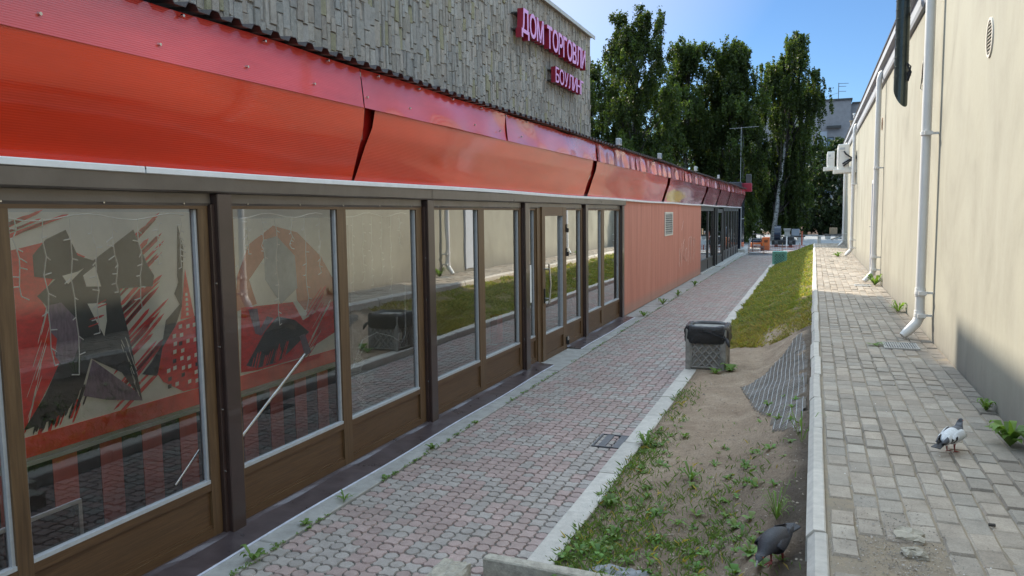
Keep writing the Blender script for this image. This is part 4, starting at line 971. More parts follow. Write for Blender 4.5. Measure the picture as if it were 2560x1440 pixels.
def drainpipe(y, label, top=5.2, r=.056):
    x = WX - .135; t_ = thing('drainpipe', (x, y, ZU), label, 'drainpipe', 'white drainpipes on the cream wall')
    m = MB(); m.tube([(x, y, 1.02), (x, y, 2.1), (x, y, 3.2), (x, y, top - .35)], r, 20)
    m.tube([(x, y, top - .35), (x, y, top - .1), (x + .03, y, top + .02), (x + .10, y, top + .08)], r, 14); m.build('pipe', 'pipe_white', t_)
    m = MB(); m.tube([(x, y, 1.02), (x, y, .98), (x - .035, y - .01, .90), (x - .13, y - .05, .80), (x - .19, y - .075, .745)], [r + .004, r + .004, r + .004, r + .002, r - .012], 18); m.build('spout', 'pipe_white', t_)
    for z in (.99, 1.27): MB().tube([(x, y, z - .03), (x, y, z - .004), (x, y, z), (x, y, z + .006), (x, y, z + .07)], [r + .007, r + .007, r + .012, r + .007, r + .007], 18).build('collar', 'pipe_white', t_)
    for z in (1.0, 1.28, 3.22):
        m = MB(); m.tube([(x, y, z - .02), (x, y, z + .02)], r + .009, 18); m.box(x + .02, WX + .004, y - .012, y + .012, z - .014, z + .014); m.box(x - .03, x + .06, y - r - .035, y - r - .005, z - .022, z + .022); m.build('bracket', 'pipe_white', t_)
for y, lb in [(10.62, 'nearest white drainpipe, full height with its spout over the drain grate'), (18.6, 'second white drainpipe, with a square-cut top against the cornice'), (29.4, 'third white drainpipe, passing behind the air conditioner'), (37.4, 'farthest thin white drainpipe by the corner of the cream wall')]: drainpipe(y, lb)
# duct
DY = 12.3; t_ = thing('ventilation_duct', (1.1, DY, 3.9), 'dark round spiral ventilation duct with slanted cut end high on the wall', 'duct')
m = MB(); r = .092; n = 20; zs = [4.06, 4.2, 4.5, 5, 5.6, 6.4]; rings = []
for z in zs: rings.append([(1.1 + r * math.cos(2 * math.pi * j / n), DY + r * math.sin(2 * math.pi * j / n), z - (.16 * (1 - math.sin(2 * math.pi * (j - 2) / n)) if z == 4.06 else 0) + .02 * 0) for j in range(n)])
m.loft(rings); m.build('tube', 'duct_metal', t_)
m = MB(); z = 4.15
while z < 6.3: m.tube([(1.1 + (r + .002) * math.cos(a), DY + (r + .002) * math.sin(a), z + .04 * a / 6.28) for a in np.linspace(0, 6.28, 17)], .004, 4, cap=False); z += .13
m.build('seam', 'duct_metal', t_)
m = MB(); m.box(1.1 + r - .01, WX, DY - .02, DY + .02, 5.6, 5.64); m.build('bracket', 'dark_frame', t_)
m = MB(); rr = random.Random(6)
for q in range(8): m.tube([(1.16, DY - .09, 4.2 + rr.uniform(-.1, .2)), (1.20 + rr.uniform(-.02, .02), DY - .12, 4.18 + rr.uniform(-.08, .14)), (1.18, DY - .09, 4.10 + rr.uniform(-.05, .1))], .010, 5)
m.build('cable_bundle', 'rubber', t_)
m = MB(); m.tube([(WX - .01, 12.15, 5.05), (WX - .012, 12.1, 4.6), (WX - .01, 12.25, 4.3), (WX - .02, 12.4, 4.0), (WX - .01, 12.2, 3.95)], .006, 5); tag(origin(m.build('wall_cable', 'rubber'), (WX, 12.15, 5.05)), 'thin dark cable looping round the small vent beside the duct', 'cable')

def ac(x0, x1, y, z0, z1, wd, label):
    t_ = thing('air_conditioner', ((x0 + x1) / 2, y, z0), label, 'air conditioner', 'air conditioner units on the cream wall')
    m = MB(); m.bbox(x0, x1, y, y + wd, z0, z1, .02); m.build('casing', 'ac_white', t_)
    m = MB(); m.box(x0 + .05, x1 - .15, y - .006, y - .001, z1 - .2, z1 - .12, 0); m.box(x0 + .03, x0 + .035, y - .004, y - .001, z0 + .1, z1 - .25, 1); m.box(x0 + .1, x0 + .21, y - .005, y - .001, z1 - .27, z1 - .265, 1); m.build('label_plate', ['bead_grey', 'dark_frame'], t_)
    m = MB(); cx, cy, cz, rr_ = x0 - .001, y + wd * .45, (z0 + z1) / 2, min(wd, z1 - z0) * .38
    for q in (1, .7, .4): m.tube([(x0 - .012, cy + rr_ * q * math.cos(a), cz + rr_ * q * math.sin(a)) for a in np.linspace(0, 6.2832, 21)], .008, 4, cap=False)
    m.build('fan_grille', 'bead_grey', t_)
    m = MB(); m.bbox(x0 - .14, WX + .004, y - .06, y + .02, z0 - .13, z0 - .005, .01); m.box(WX - .04, WX + .004, y - .06, y - .01, z0 - .006, z0 + .35); m.build('bracket', 'ac_white', t_); MB().bbox(x0 - .14, WX + .004, y + wd - .1, y + wd - .02, z0 - .13, z0 - .005, .01).build('bracket', 'ac_white', t_)
    return t_
a1 = ac(.76, 1.14, 30.3, 3.80, 4.68, .95, 'large pale air conditioner on a bracket shelf with crossed black hoses')
m = MB(); m.tube([(.96, 30.28, 4.42), (1.02, 30.2, 4.32), (1.2, 30.15, 4.18), (1.36, 30.2, 4.22)], .028, 6); m.tube([(.92, 30.28, 3.98), (1.1, 30.18, 4.1), (1.38, 30.2, 4.25)], .028, 6); m.tube([(.95, 30.28, 3.9), (1.14, 30.16, 4.06), (1.38, 30.2, 4.18)], .028, 6); m.build('hose', 'rubber', a1)
ac(.46, .74, 34.4, 4.10, 4.72, .8, 'smaller pale air conditioner farther along, standing out from the wall')
for y, x, h, lb in [(36.6, 1.55, .9, 'pale vent pipe rising from the roof beyond the air conditioners'), (38.5, 1.50, .8, 'brownish vent pipe rising from the roof beside the pale one')]:
    m = MB(); m.tube([(x, y, 5.4), (x, y, 5.5 + h)], .06, 8); m.tube([(x, y, 5.5 + h), (x, y, 5.56 + h)], .09, 8); tag(origin(m.build('roof_pipe', 'pipe_white' if y < 37 else 'wood'), (x, y, 5.4)), lb, 'vent pipe', 'vent pipes on the far roof')

# ================================================================== BINS, GRATES, STONES, MESH
def bin_body(t_, x, y, z, w, d, h, m1, taper=.06):
    m = MB(); r0 = [(-w / 2, -d / 2), (w / 2, -d / 2), (w / 2, d / 2), (-w / 2, d / 2)]
    def ring(s_, zz): return [(x + a * s_, y + b * s_, zz) for a, b in r0]
    m.loft([ring(1 - taper, z - .03), ring(1 - taper, z + .06), ring(1 - taper * .4, z + h * .6), ring(1, z + h - .04), ring(1.0, z + h)], 0, False)
    for i in range(4):                                             # corner pilasters
        a, b = r0[i]; m.bbox(x + a * .97 - .035, x + a * .97 + .035, y + b * .97 - .035, y + b * .97 + .035, z - .02, z + h - .01, .008)
    m.build('body', m1, t_)
    for s_, ax in ((-1, 'y'), (1, 'x'), (-1, 'x')):                # framed diamond lattice on each visible side
        m = MB()
        def pt(u, v):
            if ax == 'y': return (x + u * w * .40, y + s_ * d / 2 * (1 - taper * (1 - v) * .9) + s_ * .012, z + .05 + v * (h - .12))
            return (x + s_ * w / 2 * (1 - taper * (1 - v) * .9) + s_ * .012, y + u * d * .40, z + .05 + v * (h - .12))
        for a, b in (((-1, 0), (1, 0)), ((-1, 1), (1, 1)), ((-1, 0), (-1, 1)), ((1, 0), (1, 1))): m.tube([pt(*a), pt(*b)], .016, 5)
        for k in (-1, -.5, 0, .5, 1):
            for sg in (1, -1):
                pts = []
                for tt in np.linspace(0, 1, 9):
                    u = sg * (k + (tt - .5) * 2); 
                    if -1 <= u <= 1: pts.append(pt(u, tt))
                if len(pts) > 1: m.tube(pts, .014, 5)
        m.build('lattice', m1, t_)
b1 = thing('litter_bin', (-1.37, 11.1, .06), 'squat grey concrete litter bin with diamond relief beside the kerb', 'litter bin'); BX, BY, BZ = -1.365, 11.10, .09
bin_body(b1, BX, BY, BZ, .50, .48, .60, 'bin_concrete')
bg = thing('rubbish_bag', (BX, BY, BZ + .4), 'black plastic rubbish bag stretched over the rim of the grey bin, knotted at right', 'rubbish bag')
m = MB(); n = 48; rr = random.Random(12)
def bagring(w, d, z, wob, rad=.10, ph=0):
    out = []
    for j in range(n):
        a = 2 * math.pi * j / n; c, s_ = math.cos(a), math.sin(a); e = .38
        px = math.copysign(abs(c) ** e, c) * w / 2; py = math.copysign(abs(s_) ** e, s_) * d / 2
        k = 1 + wob * math.sin(7 * a + ph + z * 30) * .5 + wob * .5 * math.sin(15 * a - z * 40)
        out.append((BX + px * k, BY + py * k, z + .008 * math.sin(5 * a + ph) + (-.03 * max(0, math.cos(a - .2)) if z < BZ + .5 else 0)))
    return out
zt = BZ + .60
m.loft([bagring(.585, .56, zt - .205, .015, ph=1), bagring(.60, .575, zt - .19, .02), bagring(.612, .585, zt - .13, .055, ph=2), bagring(.618, .592, zt - .06, .045, ph=3), bagring(.61, .585, zt - .005, .028), bagring(.585, .56, zt + .030, .012), bagring(.50, .48, zt + .037, .012), bagring(.44, .42, zt + .012, .012), bagring(.42, .40, zt - .10, .02), bagring(.36, .34, zt - .3, .03)], 0, True)
m.build('bag', 'bag_black', bg)
m = MB(); m.tube([(BX + 0.270, BY - 0.275, zt - .12), (BX + 0.305, BY - 0.315, zt - .17), (BX + 0.325, BY - 0.330, zt - .235)], [.016, .03, .012], 7)
for q in range(7): a = rr.uniform(2.3, 4.2); m.tube([(BX + .265, BY - .295, zt - .13), (BX + .10 + .03 * q - .1, BY - .302, zt - .06 + .02 * math.sin(q)), (BX - .12 + .05 * q, BY - .296, zt - .02 - .015 * q)], [.010, .007, .003], 5)
m.build('knot', 'bag_black', bg)
b2 = thing('litter_bin', (-1.30, 34.2, .08), 'square green litter bin with diamond relief on the far grass', 'litter bin')
bin_body(b2, -1.30, 34.2, .06, .52, .50, .55, 'bin_green', .02)
MB().bbox(-1.585, -1.015, 33.91, 34.49, .60, .635, .01).build('rim', 'bin_green', b2)
MB().box(-1.50, -1.10, 33.945, 33.955, .14, .54).build('panel', 'leafgreen_dark', b2)

def grate(x0, x1, y0, y1, z, nx, m1, label, bars_y=True):
    t_ = thing('drain_grate', ((x0 + x1) / 2, (y0 + y1) / 2, z), label, 'drain grate'); m = MB(); f = .018
    m.box(x0, x1, y0, y0 + f, z - .01, z + .008); m.box(x0, x1, y1 - f, y1, z - .01, z + .008); m.box(x0, x0 + f, y0 + f, y1 - f, z - .01, z + .008); m.box(x1 - f, x1, y0 + f, y1 - f, z - .01, z + .008); m.build('frame', m1, t_)
    m = MB(); w = (x1 - x0 - 2 * f) / nx
    for i in range(nx): m.box(x0 + f + i * w + w * .28, x0 + f + (i + 1) * w - w * .22, y0 + f, y1 - f, z - .008, z + .005)
    m.build('bar', m1, t_); MB().box(x0 + f, x1 - f, y0 + f, y1 - f, z - .012, z - .0085).build('pit', 'hole_dark', t_)
grate(.80, 1.17, 9.78, 10.22, ZU + .006, 13, 'grate_grey', 'long pale slotted drain grate under the nearest drainpipe spout'); grate(.84, 1.16, 17.75, 18.15, ZU + .006, 12, 'grate_grey', 'pale slotted drain grate under the second drainpipe spout')
grate(-2.01, -1.68, 7.22, 7.66, .004, 2, 'grate_iron', 'small iron drain grate in the lower path against the kerb')

rr = random.Random(14)
def rocky(x0, x1, y0, y1, z0, z1, j, seed, nx=10, ny=5):
    r_ = random.Random(seed); m = MB(); V = []; 
    top = [[(x0 + (x1 - x0) * i / nx + r_.uniform(-j, j), y0 + (y1 - y0) * k / ny + r_.uniform(-j, j), z1 + r_.uniform(-j, j) * .8 - (j * 1.2 if i in (0, nx) or k in (0, ny) else 0)) for i in range(nx + 1)] for k in range(ny + 1)]
    vs = [p for row in top for p in row]; n = nx + 1
    fs = [(k * n + i, k * n + i + 1, (k + 1) * n + i + 1, (k + 1) * n + i) for k in range(ny) for i in range(nx)]
    m.add(vs, fs, 0, False)
    per = [top[0][i] for i in range(nx + 1)] + [top[k][nx] for k in range(1, ny + 1)] + [top[ny][i] for i in range(nx - 1, -1, -1)] + [top[k][0] for k in range(ny - 1, 0, -1)]
    mid = [(p[0] + r_.uniform(-j, j) * .6, p[1] + r_.uniform(-j, j) * .6, (p[2] + z0) / 2) for p in per]; bot = [(p[0], p[1], z0) for p in per]; q = len(per)
    m.add(per + mid + bot, [(q + i, q + (i + 1) % q, (i + 1) % q, i) for i in range(q)] + [(2 * q + i, 2 * q + (i + 1) % q, q + (i + 1) % q, q + i) for i in range(q)])
    return m
tag(origin(rocky(-2.16, -1.955, 3.93, 4.24, .0, .13, .012, 1).build('concrete_block', 'chunk'), (-2.05, 4.1, 0)), 'broken yellowish concrete block lying on the lower path', 'block')
m = MB(); m.bbox(-1.90, -.70, 4.23, 4.32, .0, .155, .008); sl_ = m.build('concrete_slab', 'chunk'); origin(sl_, (-1.3, 4.27, 0)); sl_.rotation_euler = (0, R(-1), R(-4)); tag(sl_, 'long weathered concrete slab set on edge across the end of the lower kerb', 'slab')
tag(origin(rocky(-1.24, -.74, 4.33, 4.47, .02, .145, .014, 3, 12, 5).build('granite_rock', 'rock'), (-1, 4.4, .1)), 'rough grey granite stone at the near edge of the bank', 'rock')
m = MB(); m.box(-2.0, -1.2, 3.95, 4.18, .03, .06); tag(origin(m.build('metal_strip', 'panel_far'), (-1.6, 4.05, .03)), 'bluish flat metal strip lying in front of the concrete slab', 'strip')
def chip(x, y, sx, sy, seed, lb): 
    o = rocky(x - sx, x + sx, y - sy, y + sy, ZU - .012, ZU + .018, .010, seed, 5, 5).build('paver_fragment', 'chunk'); tag(origin(o, (x, y, ZU)), lb, 'paver piece', 'broken pavers on the upper path')
chip(.47, 4.12, .06, .075, 5, 'broken angular paver piece at the edge of the gravel patch'); chip(.475, 3.90, .05, .04, 6, 'rounded paver fragment lying nearest the broken angular piece')
m = MB(); m.tube([(.86, 4.38, ZU + .006), (.89, 4.38, ZU + .006)], .009, 8); tag(origin(m.build('bottle_cap', 'dark_frame'), (.87, 4.38, ZU)), 'small dark stub lying on the upper brick path', 'litter')
# droppings and crumbs
m = MB(); rr = random.Random(33)
for _ in range(150):
    if rr.random() < .5: x, y = rr.uniform(-1.4, -.05), rr.uniform(4.1, 11); z = float(bank_z(x, y)) + .004
    else: x, y = rr.uniform(.12, 1.3), rr.uniform(3.6, 12); z = ZU + .008
    s_ = rr.uniform(.002, .007); m.add([(x + rr.uniform(-1, 1) * s_, y + rr.uniform(-1, 1) * s_ * 1.5, z + rr.uniform(0, 1) * s_) for _ in range(4)], [(0, 1, 2), (0, 2, 3), (0, 3, 1), (1, 3, 2)])
stuff(m.build('crumbs', 'bird_white'), 'white crumbs and droppings scattered on bank and brick path', 'crumbs')
m = MB(); rr = random.Random(35)
for _ in range(2600):                                              # clods and pebbles on the bare bank
    x, y = rr.uniform(-1.45, -.02), 4.0 + 9.5 * rr.random() ** 1.3; s_ = rr.uniform(.002, .009) * (2.0 if rr.random() < .03 else 1); z = float(bank_z(x, y)) + s_ * .2; k = rr.uniform(.55, 1.25); m.col = (.40 * k, .32 * k, .24 * k)
    q = [(x + s_ * a * rr.uniform(.6, 1.2), y + s_ * b * rr.uniform(.6, 1.2), z) for a, b in ((-1, -1), (1, -1), (1, 1), (-1, 1))] + [(x + s_ * rr.uniform(-.3, .3), y + s_ * rr.uniform(-.3, .3), z + s_ * rr.uniform(.5, 1.1))]
    m.add(q, [(0, 1, 4), (1, 2, 4), (2, 3, 4), (3, 0, 4)])
stuff(m.build('clods', 'paver'), 'small clods and pebbles scattered over the bare bank', 'clods')
# plastic geogrid on the bank
def inmesh(x, y):
    poly_ = [(-.80, 9.8), (-.62, 8.9), (-.50, 8.2), (-.34, 7.6), (-.30, 6.9), (-.06, 6.5), (-.03, 8.0), (-.05, 10.5), (-.13, 12.0), (-.22, 11.9), (-.40, 10.9), (-.58, 10.3)]
    c = False; j = len(poly_) - 1
    for i in range(len(poly_)):
        xi, yi = poly_[i]; xj, yj = poly_[j]
        if (yi > y) != (yj > y) and x < (xj - xi) * (y - yi) / (yj - yi) + xi: c = not c
        j = i
    return c
gm = thing('wire_mesh', (-.4, 9.0, .2), 'grey wire mesh lying crumpled over the dark earth below the upper kerb', 'wire mesh')
def ribbon(m, pts, w, along):
    for a, b in zip(pts[:-1], pts[1:]):
        if a is None or b is None: continue
        d = (Vector(b) - Vector(a)); s_ = Vector((0, 0, 1)).cross(d).normalized() * w
        m.add([Vector(a) - s_, Vector(a) + s_, Vector(b) + s_, Vector(b) - s_], [(0, 1, 2, 3)]); m.add([Vector(a) - s_, Vector(b) - s_, Vector(b) - s_ * .2 - Vector((0, 0, w)), Vector(a) - s_ * .2 - Vector((0, 0, w))], [(0, 1, 2, 3)])
def mz(x, y): return float(bank_z(x, y)) + .014 + .005 * math.sin(4 * y + 9 * x)
m = MB(); x = -.80
while x < -.02:
    pts = []
    for y in np.arange(6.4, 12.2, .06):
        xx = x + .018 * math.sin(1.1 * y + 6 * x) + .004 * math.sin(5 * y + 20 * x); pts.append((xx, y, mz(xx, y)) if inmesh(xx, y) else None)
    ribbon(m, pts, .0022, 1); x += .052
m.build('long_wire', 'wire', gm)
m = MB()
for y in np.arange(6.4, 12.1, .052):
    pts = []
    for x in np.arange(-.84, 0, .03):
        yy = y + .05 * math.sin(5 * x + y); pts.append((x, yy, mz(x, yy)) if inmesh(x, yy) else None)
    ribbon(m, [p if (hash((round(p[0], 2), round(p[1], 1))) % 9 if p else 0) else None for p in pts], .0016, 0)
m.build('cross_wire', 'wire', gm)
V = []; F = []; n0 = 0; dm = MB()                                  # dark earth sheet below the mesh
xs = np.arange(-.84, .01, .03); ys2 = np.arange(6.4, 12.2, .06)
for y in ys2:
    for x in xs:
        if inmesh(x + .015, y + .03):
            q = [(x, y), (x + .03, y), (x + .03, y + .06), (x, y + .06)]; dm.col = (1, 1, 1); dm.add([(a, b, float(bank_z(a, b)) + .007) for a, b in q], [(0, 1, 2, 3)], 0, True)
struct(dm.build('dark_earth', 'soil_dark'))

# ================================================================== PIGEONS
def pigeon(loc, heading, pal, label, headdown=0., scale=1.0):
    t_ = thing('pigeon', loc, label, 'pigeon'); t_.rotation_euler = (0, 0, math.atan2(heading[1], heading[0])); t_.scale = (scale,) * 3
    n = 16; m = MB()                                               # x forward, one continuous body from rump to bill base
    hd = headdown
    secs = [(-.115, .105, .012, .010, .2), (-.095, .108, .030, .024, .15), (-.06, .112, .050, .042, .1), (-.02, .118, .060, .056, .05), (.025, .124, .062, .062, 0), (.06, .134, .056, .060, -.3), (.085, .155 - hd * .03, .042, .046, -.8), (.098 + hd * .022, .178 - hd * .055, .030, .032, -1.1), (.105 + hd * .04, .198 - hd * .075, .0235, .025, -1.1), (.112 + hd * .05, .214 - hd * .088, .0225, .024, -.9), (.123 + hd * .055, .224 - hd * .098, .020, .020, -.4), (.138 + hd * .055, .222 - hd * .107, .011, .012, -.1), (.146 + hd * .055, .219 - hd * .11, .005, .005, 0)]
    rings = []
    for x, z, w, h, tl in secs:
        rings.append([(x + math.sin(tl) * h * math.sin(2 * math.pi * j / n) * -1, w * math.cos(2 * math.pi * j / n), z + math.cos(tl) * h * math.sin(2 * math.pi * j / n)) for j in range(n)])
    vs = [p for r_ in rings for p in r_]
    for i in range(len(rings) - 1):
        mi = 0 if i < 4 else (1 if i < 10 else 2)
        for j in range(n):
            lowhalf = j > n / 2
            m.add([vs[i * n + j], vs[i * n + (j + 1) % n], vs[(i + 1) * n + (j + 1) % n], vs[(i + 1) * n + j]], [(0, 1, 2, 3)], (3 if lowhalf and i < 6 else mi), True)
    m.add(rings[0], [tuple(range(n - 1, -1, -1))], 0, True); m.add(rings[-1], [tuple(range(n))], 2, True)
    b = m.build('body', [pal['back'], pal['neck'], pal['head'], pal['belly']], t_, off=Vector((0, 0, 0)))
    md = b.modifiers.new('weld', 'WELD'); md.merge_threshold = .0004
    md = b.modifiers.new('sub', 'SUBSURF'); md.levels = 1; md.render_levels = 1
    m = MB(); P = [(-.06, .0), (-.175, .0)]                          # tail fan
    V = []
    for q in range(7): f = (q - 3) / 3; V += [(-.075, f * .020, .108 - .004 * abs(f)), (-.215 + .012 * abs(f), f * .036, .072 - .004 * abs(f)), (-.215 + .012 * abs(f), f * .036, .068 - .004 * abs(f)), (-.075, f * .020, .098 - .004 * abs(f))]
    for q in range(6):
        for k in range(4): a = q * 4 + k; b_ = q * 4 + (k + 1) % 4; m.add([V[a], V[b_], V[b_ + 4], V[a + 4]], [(0, 1, 2, 3)], 0, False)
    m.build('tail', pal['tail'], t_, off=Vector((0, 0, 0)))
    for s_ in (-1, 1):                                              # folded wing: shell with two dark bars
        m = MB(); nu, nv = 12, 8; grid = []
        for u in range(nu + 1):
            fu = u / nu; row = []
            for v in range(nv + 1):
                fv = v / nv; x = .075 - .235 * fu; hh = (.058 * math.sin(math.pi * min(1, fu * 1.25 + .22)) ** .7 if fu < .62 else .052 * (1 - fu) / .38 * .9 + .004)
                zc = .128 - .030 * fu; hh *= pal.get('hh', 1.0); zz = zc + hh * (1 - 2 * fv) * (1 if fv < .5 else .95); bulge = pal.get('wb', .074) * math.sin(math.pi * (fv * .70 + .2)) * (1 - .72 * fu ** 1.7) + .006
                row.append((x - .02 * fv * (1 - fu), s_ * max(.006, bulge), zz))
            grid.append(row)
        for u in range(nu):
            for v in range(nv):
                fu = (u + .5) / nu; mi = 0
                if pal['bars'] and v > 1 and u in (5, 7): mi = 1
                if fu > .74: mi = 2
                q = [grid[u][v], grid[u + 1][v], grid[u + 1][v + 1], grid[u][v + 1]]
                m.add(q if s_ < 0 else q[::-1], [(0, 1, 2, 3)], mi, True)
        w_ = m.build('wing', [pal['wing'], 'pig_black', pal['tip']], t_, off=Vector((0, 0, 0))); md = w_.modifiers.new('weld', 'WELD'); md.merge_threshold = .0003
        md = w_.modifiers.new('thick', 'SOLIDIFY'); md.thickness = .004
    for s_, dx in ((-1, .012), (1, -.006)):
        m = MB(); m.tube([(.0 + dx, s_ * .022, .085), (-.004 + dx, s_ * .024, .045), (.004 + dx, s_ * .024, .010)], [.012, .0055, .004], 8)
        for a in (-.5, 0, .5): m.tube([(.004 + dx, s_ * .024, .008), (.026 * math.cos(a) + dx + .004, s_ * .024 + .028 * math.sin(a), .004), (.040 * math.cos(a) + dx + .004, s_ * .024 + .042 * math.sin(a), .002)], [.0038, .0032, .0015], 6)
        m.tube([(.004 + dx, s_ * .024, .008), (-.016 + dx, s_ * .024, .003)], [.0035, .0015], 6)
        m.build('leg', 'pig_red', t_, off=Vector((0, 0, 0)))
    bx_, bz_ = .142 + hd * .055, .2205 - hd * .109; m = MB(); m.tube([(bx_ - .004, 0, bz_), (bx_ + .010, 0, bz_ - .003 - hd * .003), (bx_ + .021, 0, bz_ - .009 - hd * .006)], [.0052, .0042, .0012], 8); m.tube([(bx_ - .002, 0, bz_ + .004), (bx_ + .008, 0, bz_ + .002)], [.005, .003], 6); m.build('beak', 'pig_beak', t_, off=Vector((0, 0, 0)))
    for s_ in (-1, 1):
        m = MB(); ex, ez = .122 + hd * .055, .227 - hd * .099; m.tube([(ex, s_ * .0185, ez), (ex, s_ * .0205, ez)], .0036, 8); m.build('eye', 'orange_paint', t_, off=Vector((0, 0, 0)))
    return t_
pigeon((.875, 5.66, ZU + .004), (.60, .80), dict(back='pig_white', neck='pig_grey', head='pig_grey', belly='pig_mid', tail='pig_black', wing='pig_white', tip='pig_grey', bars=True), 'pale grey pigeon with black wing bars walking away on the brick path', 0, .88)
pz = float(bank_z(-.14, 4.08)) - .014
pg = pigeon((-.135, 4.08, pz), (-.36, -.93), dict(back='pig_dark', neck='pig_dark', head='pig_grey', belly='pig_black', tail='pig_dark', wing='pig_dark', tip='pig_dark', bars=False, wb=.064, hh=.74), 'dark charcoal pigeon with lowered head on the earth beside the upper kerb', .75, 1.12)
pg.rotation_euler.y = .30
# ================================================================== TREES
def leaf_quads(cen, size, rs, droop=.0):
    n = len(cen); a = rs.normal(size=(n, 3)); a /= np.linalg.norm(a, axis=1)[:, None]; b = rs.normal(size=(n, 3)); b -= (a * b).sum(1)[:, None] * a; b /= np.linalg.norm(b, axis=1)[:, None]
    s_ = size * rs.uniform(.6, 1.3, n)[:, None]; V = np.stack([cen - a * s_, cen + b * s_ * .62, cen + a * s_, cen - b * s_ * .62], 1).reshape(-1, 3)
    return V, np.arange(4 * n).reshape(n, 4)
def tree(x, y, h, r, base, seed, label, lean=(0, 0), nl=24000, size=.11, droop=1.0, bark='birch_bark', leaf='leaf_birch', name='birch_tree', shape='birch', tr=.16, group='trees behind the pavilion', strands=520, clumps=26):
    t_ = thing(name, (x, y, -.1), label, 'tree', group); rs = np.random.RandomState(seed); rr = random.Random(seed)
    def axis(f): return np.array([x + lean[0] * f + .12 * math.sin(5 * f + seed), y + lean[1] * f + .1 * math.sin(4 * f), -.1 + (h - .2) * f])
    m = MB(); pts = [axis(f) for f in np.linspace(0, .93, 14)]; m.tube(pts, [tr * (1.25 if i == 0 else 1) * (1 - i / 14.5) + .012 for i in range(14)], 9); trk = m.build('trunk', bark, t_)
    m = MB(); tips = []
    cl = []                                                         # clump centres inside the crown envelope
    for q in range(clumps):
        f = rs.uniform(0, 1); zf = base + (1 - base) * f
        prof = (math.sin(math.pi * min(1, (f * .73 + .18))) ** .75) if shape == 'birch' else math.sqrt(max(.02, 1 - (2 * f - .9) ** 2 * .8))
        a = rs.uniform(0, 2 * np.pi)
        if lean[0] and zf < .55: a = rs.uniform(.15, np.pi - .15)
        rad = r * prof * math.sqrt(rs.uniform(.02, 1.0)); c = axis(min(zf, .97)) + np.array([math.cos(a) * rad, math.sin(a) * rad, 0]); cl.append((c, r * rs.uniform(.24, .50) * (.6 + .5 * prof), rs.uniform(.65, 1.35)))
        st_ = axis(max(.12, zf - .18 - .1 * rs.rand())); md_ = (st_ * .45 + c * .55) + np.array([0, 0, .25]); m.tube([tuple(st_), tuple(md_), tuple(c)], [.055 * tr / .16, .032, .010], 5)
    m.build('limb', 'bark', t_)
    C = []; K = []
    per = nl // (clumps * 14)
    for c, cr, br in cl:
        for s_ in range(14):                                        # drooping strands of leaves from each clump
            d = rs.normal(size=3); d /= np.linalg.norm(d); p = c + d * cr * rs.uniform(.2, 1.0) * np.array([1, 1, .75]); L = rs.uniform(.3, 1.5) * droop * (h / 15)
            tt = rs.rand(per); sway = rs.normal(0, .10, 2)
            q = p[None] + np.stack([sway[0] * tt, sway[1] * tt, -L * tt], -1) + rs.normal(0, .085 + .05 * (1 - droop), (per, 3))
            C.append(q); K.append(np.full(per, br * rs.uniform(.75, 1.25)))
    C = np.concatenate(C); K = np.concatenate(K); V, F = leaf_quads(C, size, rs)
    k = (K * rs.uniform(.7, 1.3, len(K)))[:, None]; hue = rs.normal(0, .08, (len(K), 1)); cols = k * np.concatenate([1 + hue, np.ones_like(hue), 1 - hue], 1)
    npmesh('crown', V, F, cols, leaf, t_, off=(x, y, -.1)); return t_
tree(-11.0, 50, 15.6, 3.0, .10, 1, 'tall drooping birch just right of the stone hall', nl=110000, size=.080, clumps=90)
tree(-15.0, 53, 13.2, 3.2, .08, 2, 'lower bushy birch half hidden by the stone hall corner', nl=70000, size=.085, clumps=60)
tree(-9.1, 60, 15.4, 2.5, .06, 3, 'birch with a pointed feathery top, left of the middle pair', nl=90000, size=.09, clumps=80)
tree(-6.0, 61, 15.2, 2.6, .06, 4, 'broad birch with a rounded top, right of the middle pair', nl=100000, size=.09, clumps=90)
tree(-2.95, 66, 16.9, 2.7, .12, 5, 'white-trunked weeping birch standing alone above the orange machine', lean=(1.2, 0), nl=110000, size=.088, clumps=90, tr=.20, droop=1.5)
tree(2.4, 82, 9.5, 3.3, .05, 6, 'dense dark tree beside the far corner of the cream wall', nl=36000, size=.14, leaf='leaf_dark', bark='bark', name='dark_tree', shape='round', droop=.5, clumps=50)
for k, (x, y, h, r, lb) in enumerate([(-6.6, 72, 8.0, 3.2, 'low dense shrub behind the pavilion end'), (-2.6, 84, 6.5, 3.0, 'rounded shrub behind the white birch trunk'), (-.3, 92, 3.6, 2.0, 'small dark shrub behind the earth heap'), (-11.5, 70, 11.0, 3.8, 'bushy dark tree filling the gap behind the birches'), (-16, 74, 10.5, 3.8, 'dark tree behind the lower birch'), (-20, 66, 11, 3.4, 'leafy tree hidden mostly behind the stone hall')]):
    tree(x, y, h, r, .04, 20 + k, lb, nl=28000, size=.13, leaf='leaf_dark', bark='bark', name='shrub' if h < 9 else 'dark_tree', shape='round', droop=.5, clumps=44, group='background trees')

# ================================================================== FAR YARD
mb = MB(); xs = np.linspace(-24, 14, 60); V = []; 
for x in xs:
    hgt = .55 + .5 * math.sin(.9 * x + 1) * math.sin(.37 * x) + .35 * math.exp(-((x + 1.5) / 1.8) ** 2)
    for j, (dy, f) in enumerate([(0, 0), (.8, .45), (1.8, .95), (3, 1.0), (4.5, .4), (6, 0)]): V.append((x, 87 + dy + .3 * math.sin(3 * x), -.115 + max(.15, hgt) * f + .05 * math.sin(7 * x + j)))
n = 6; mb.add(V, [(i * n + j, (i + 1) * n + j, (i + 1) * n + j + 1, i * n + j + 1) for i in range(59) for j in range(5)], 0, True); struct(mb.build('soil_mound', 'soil_red'))
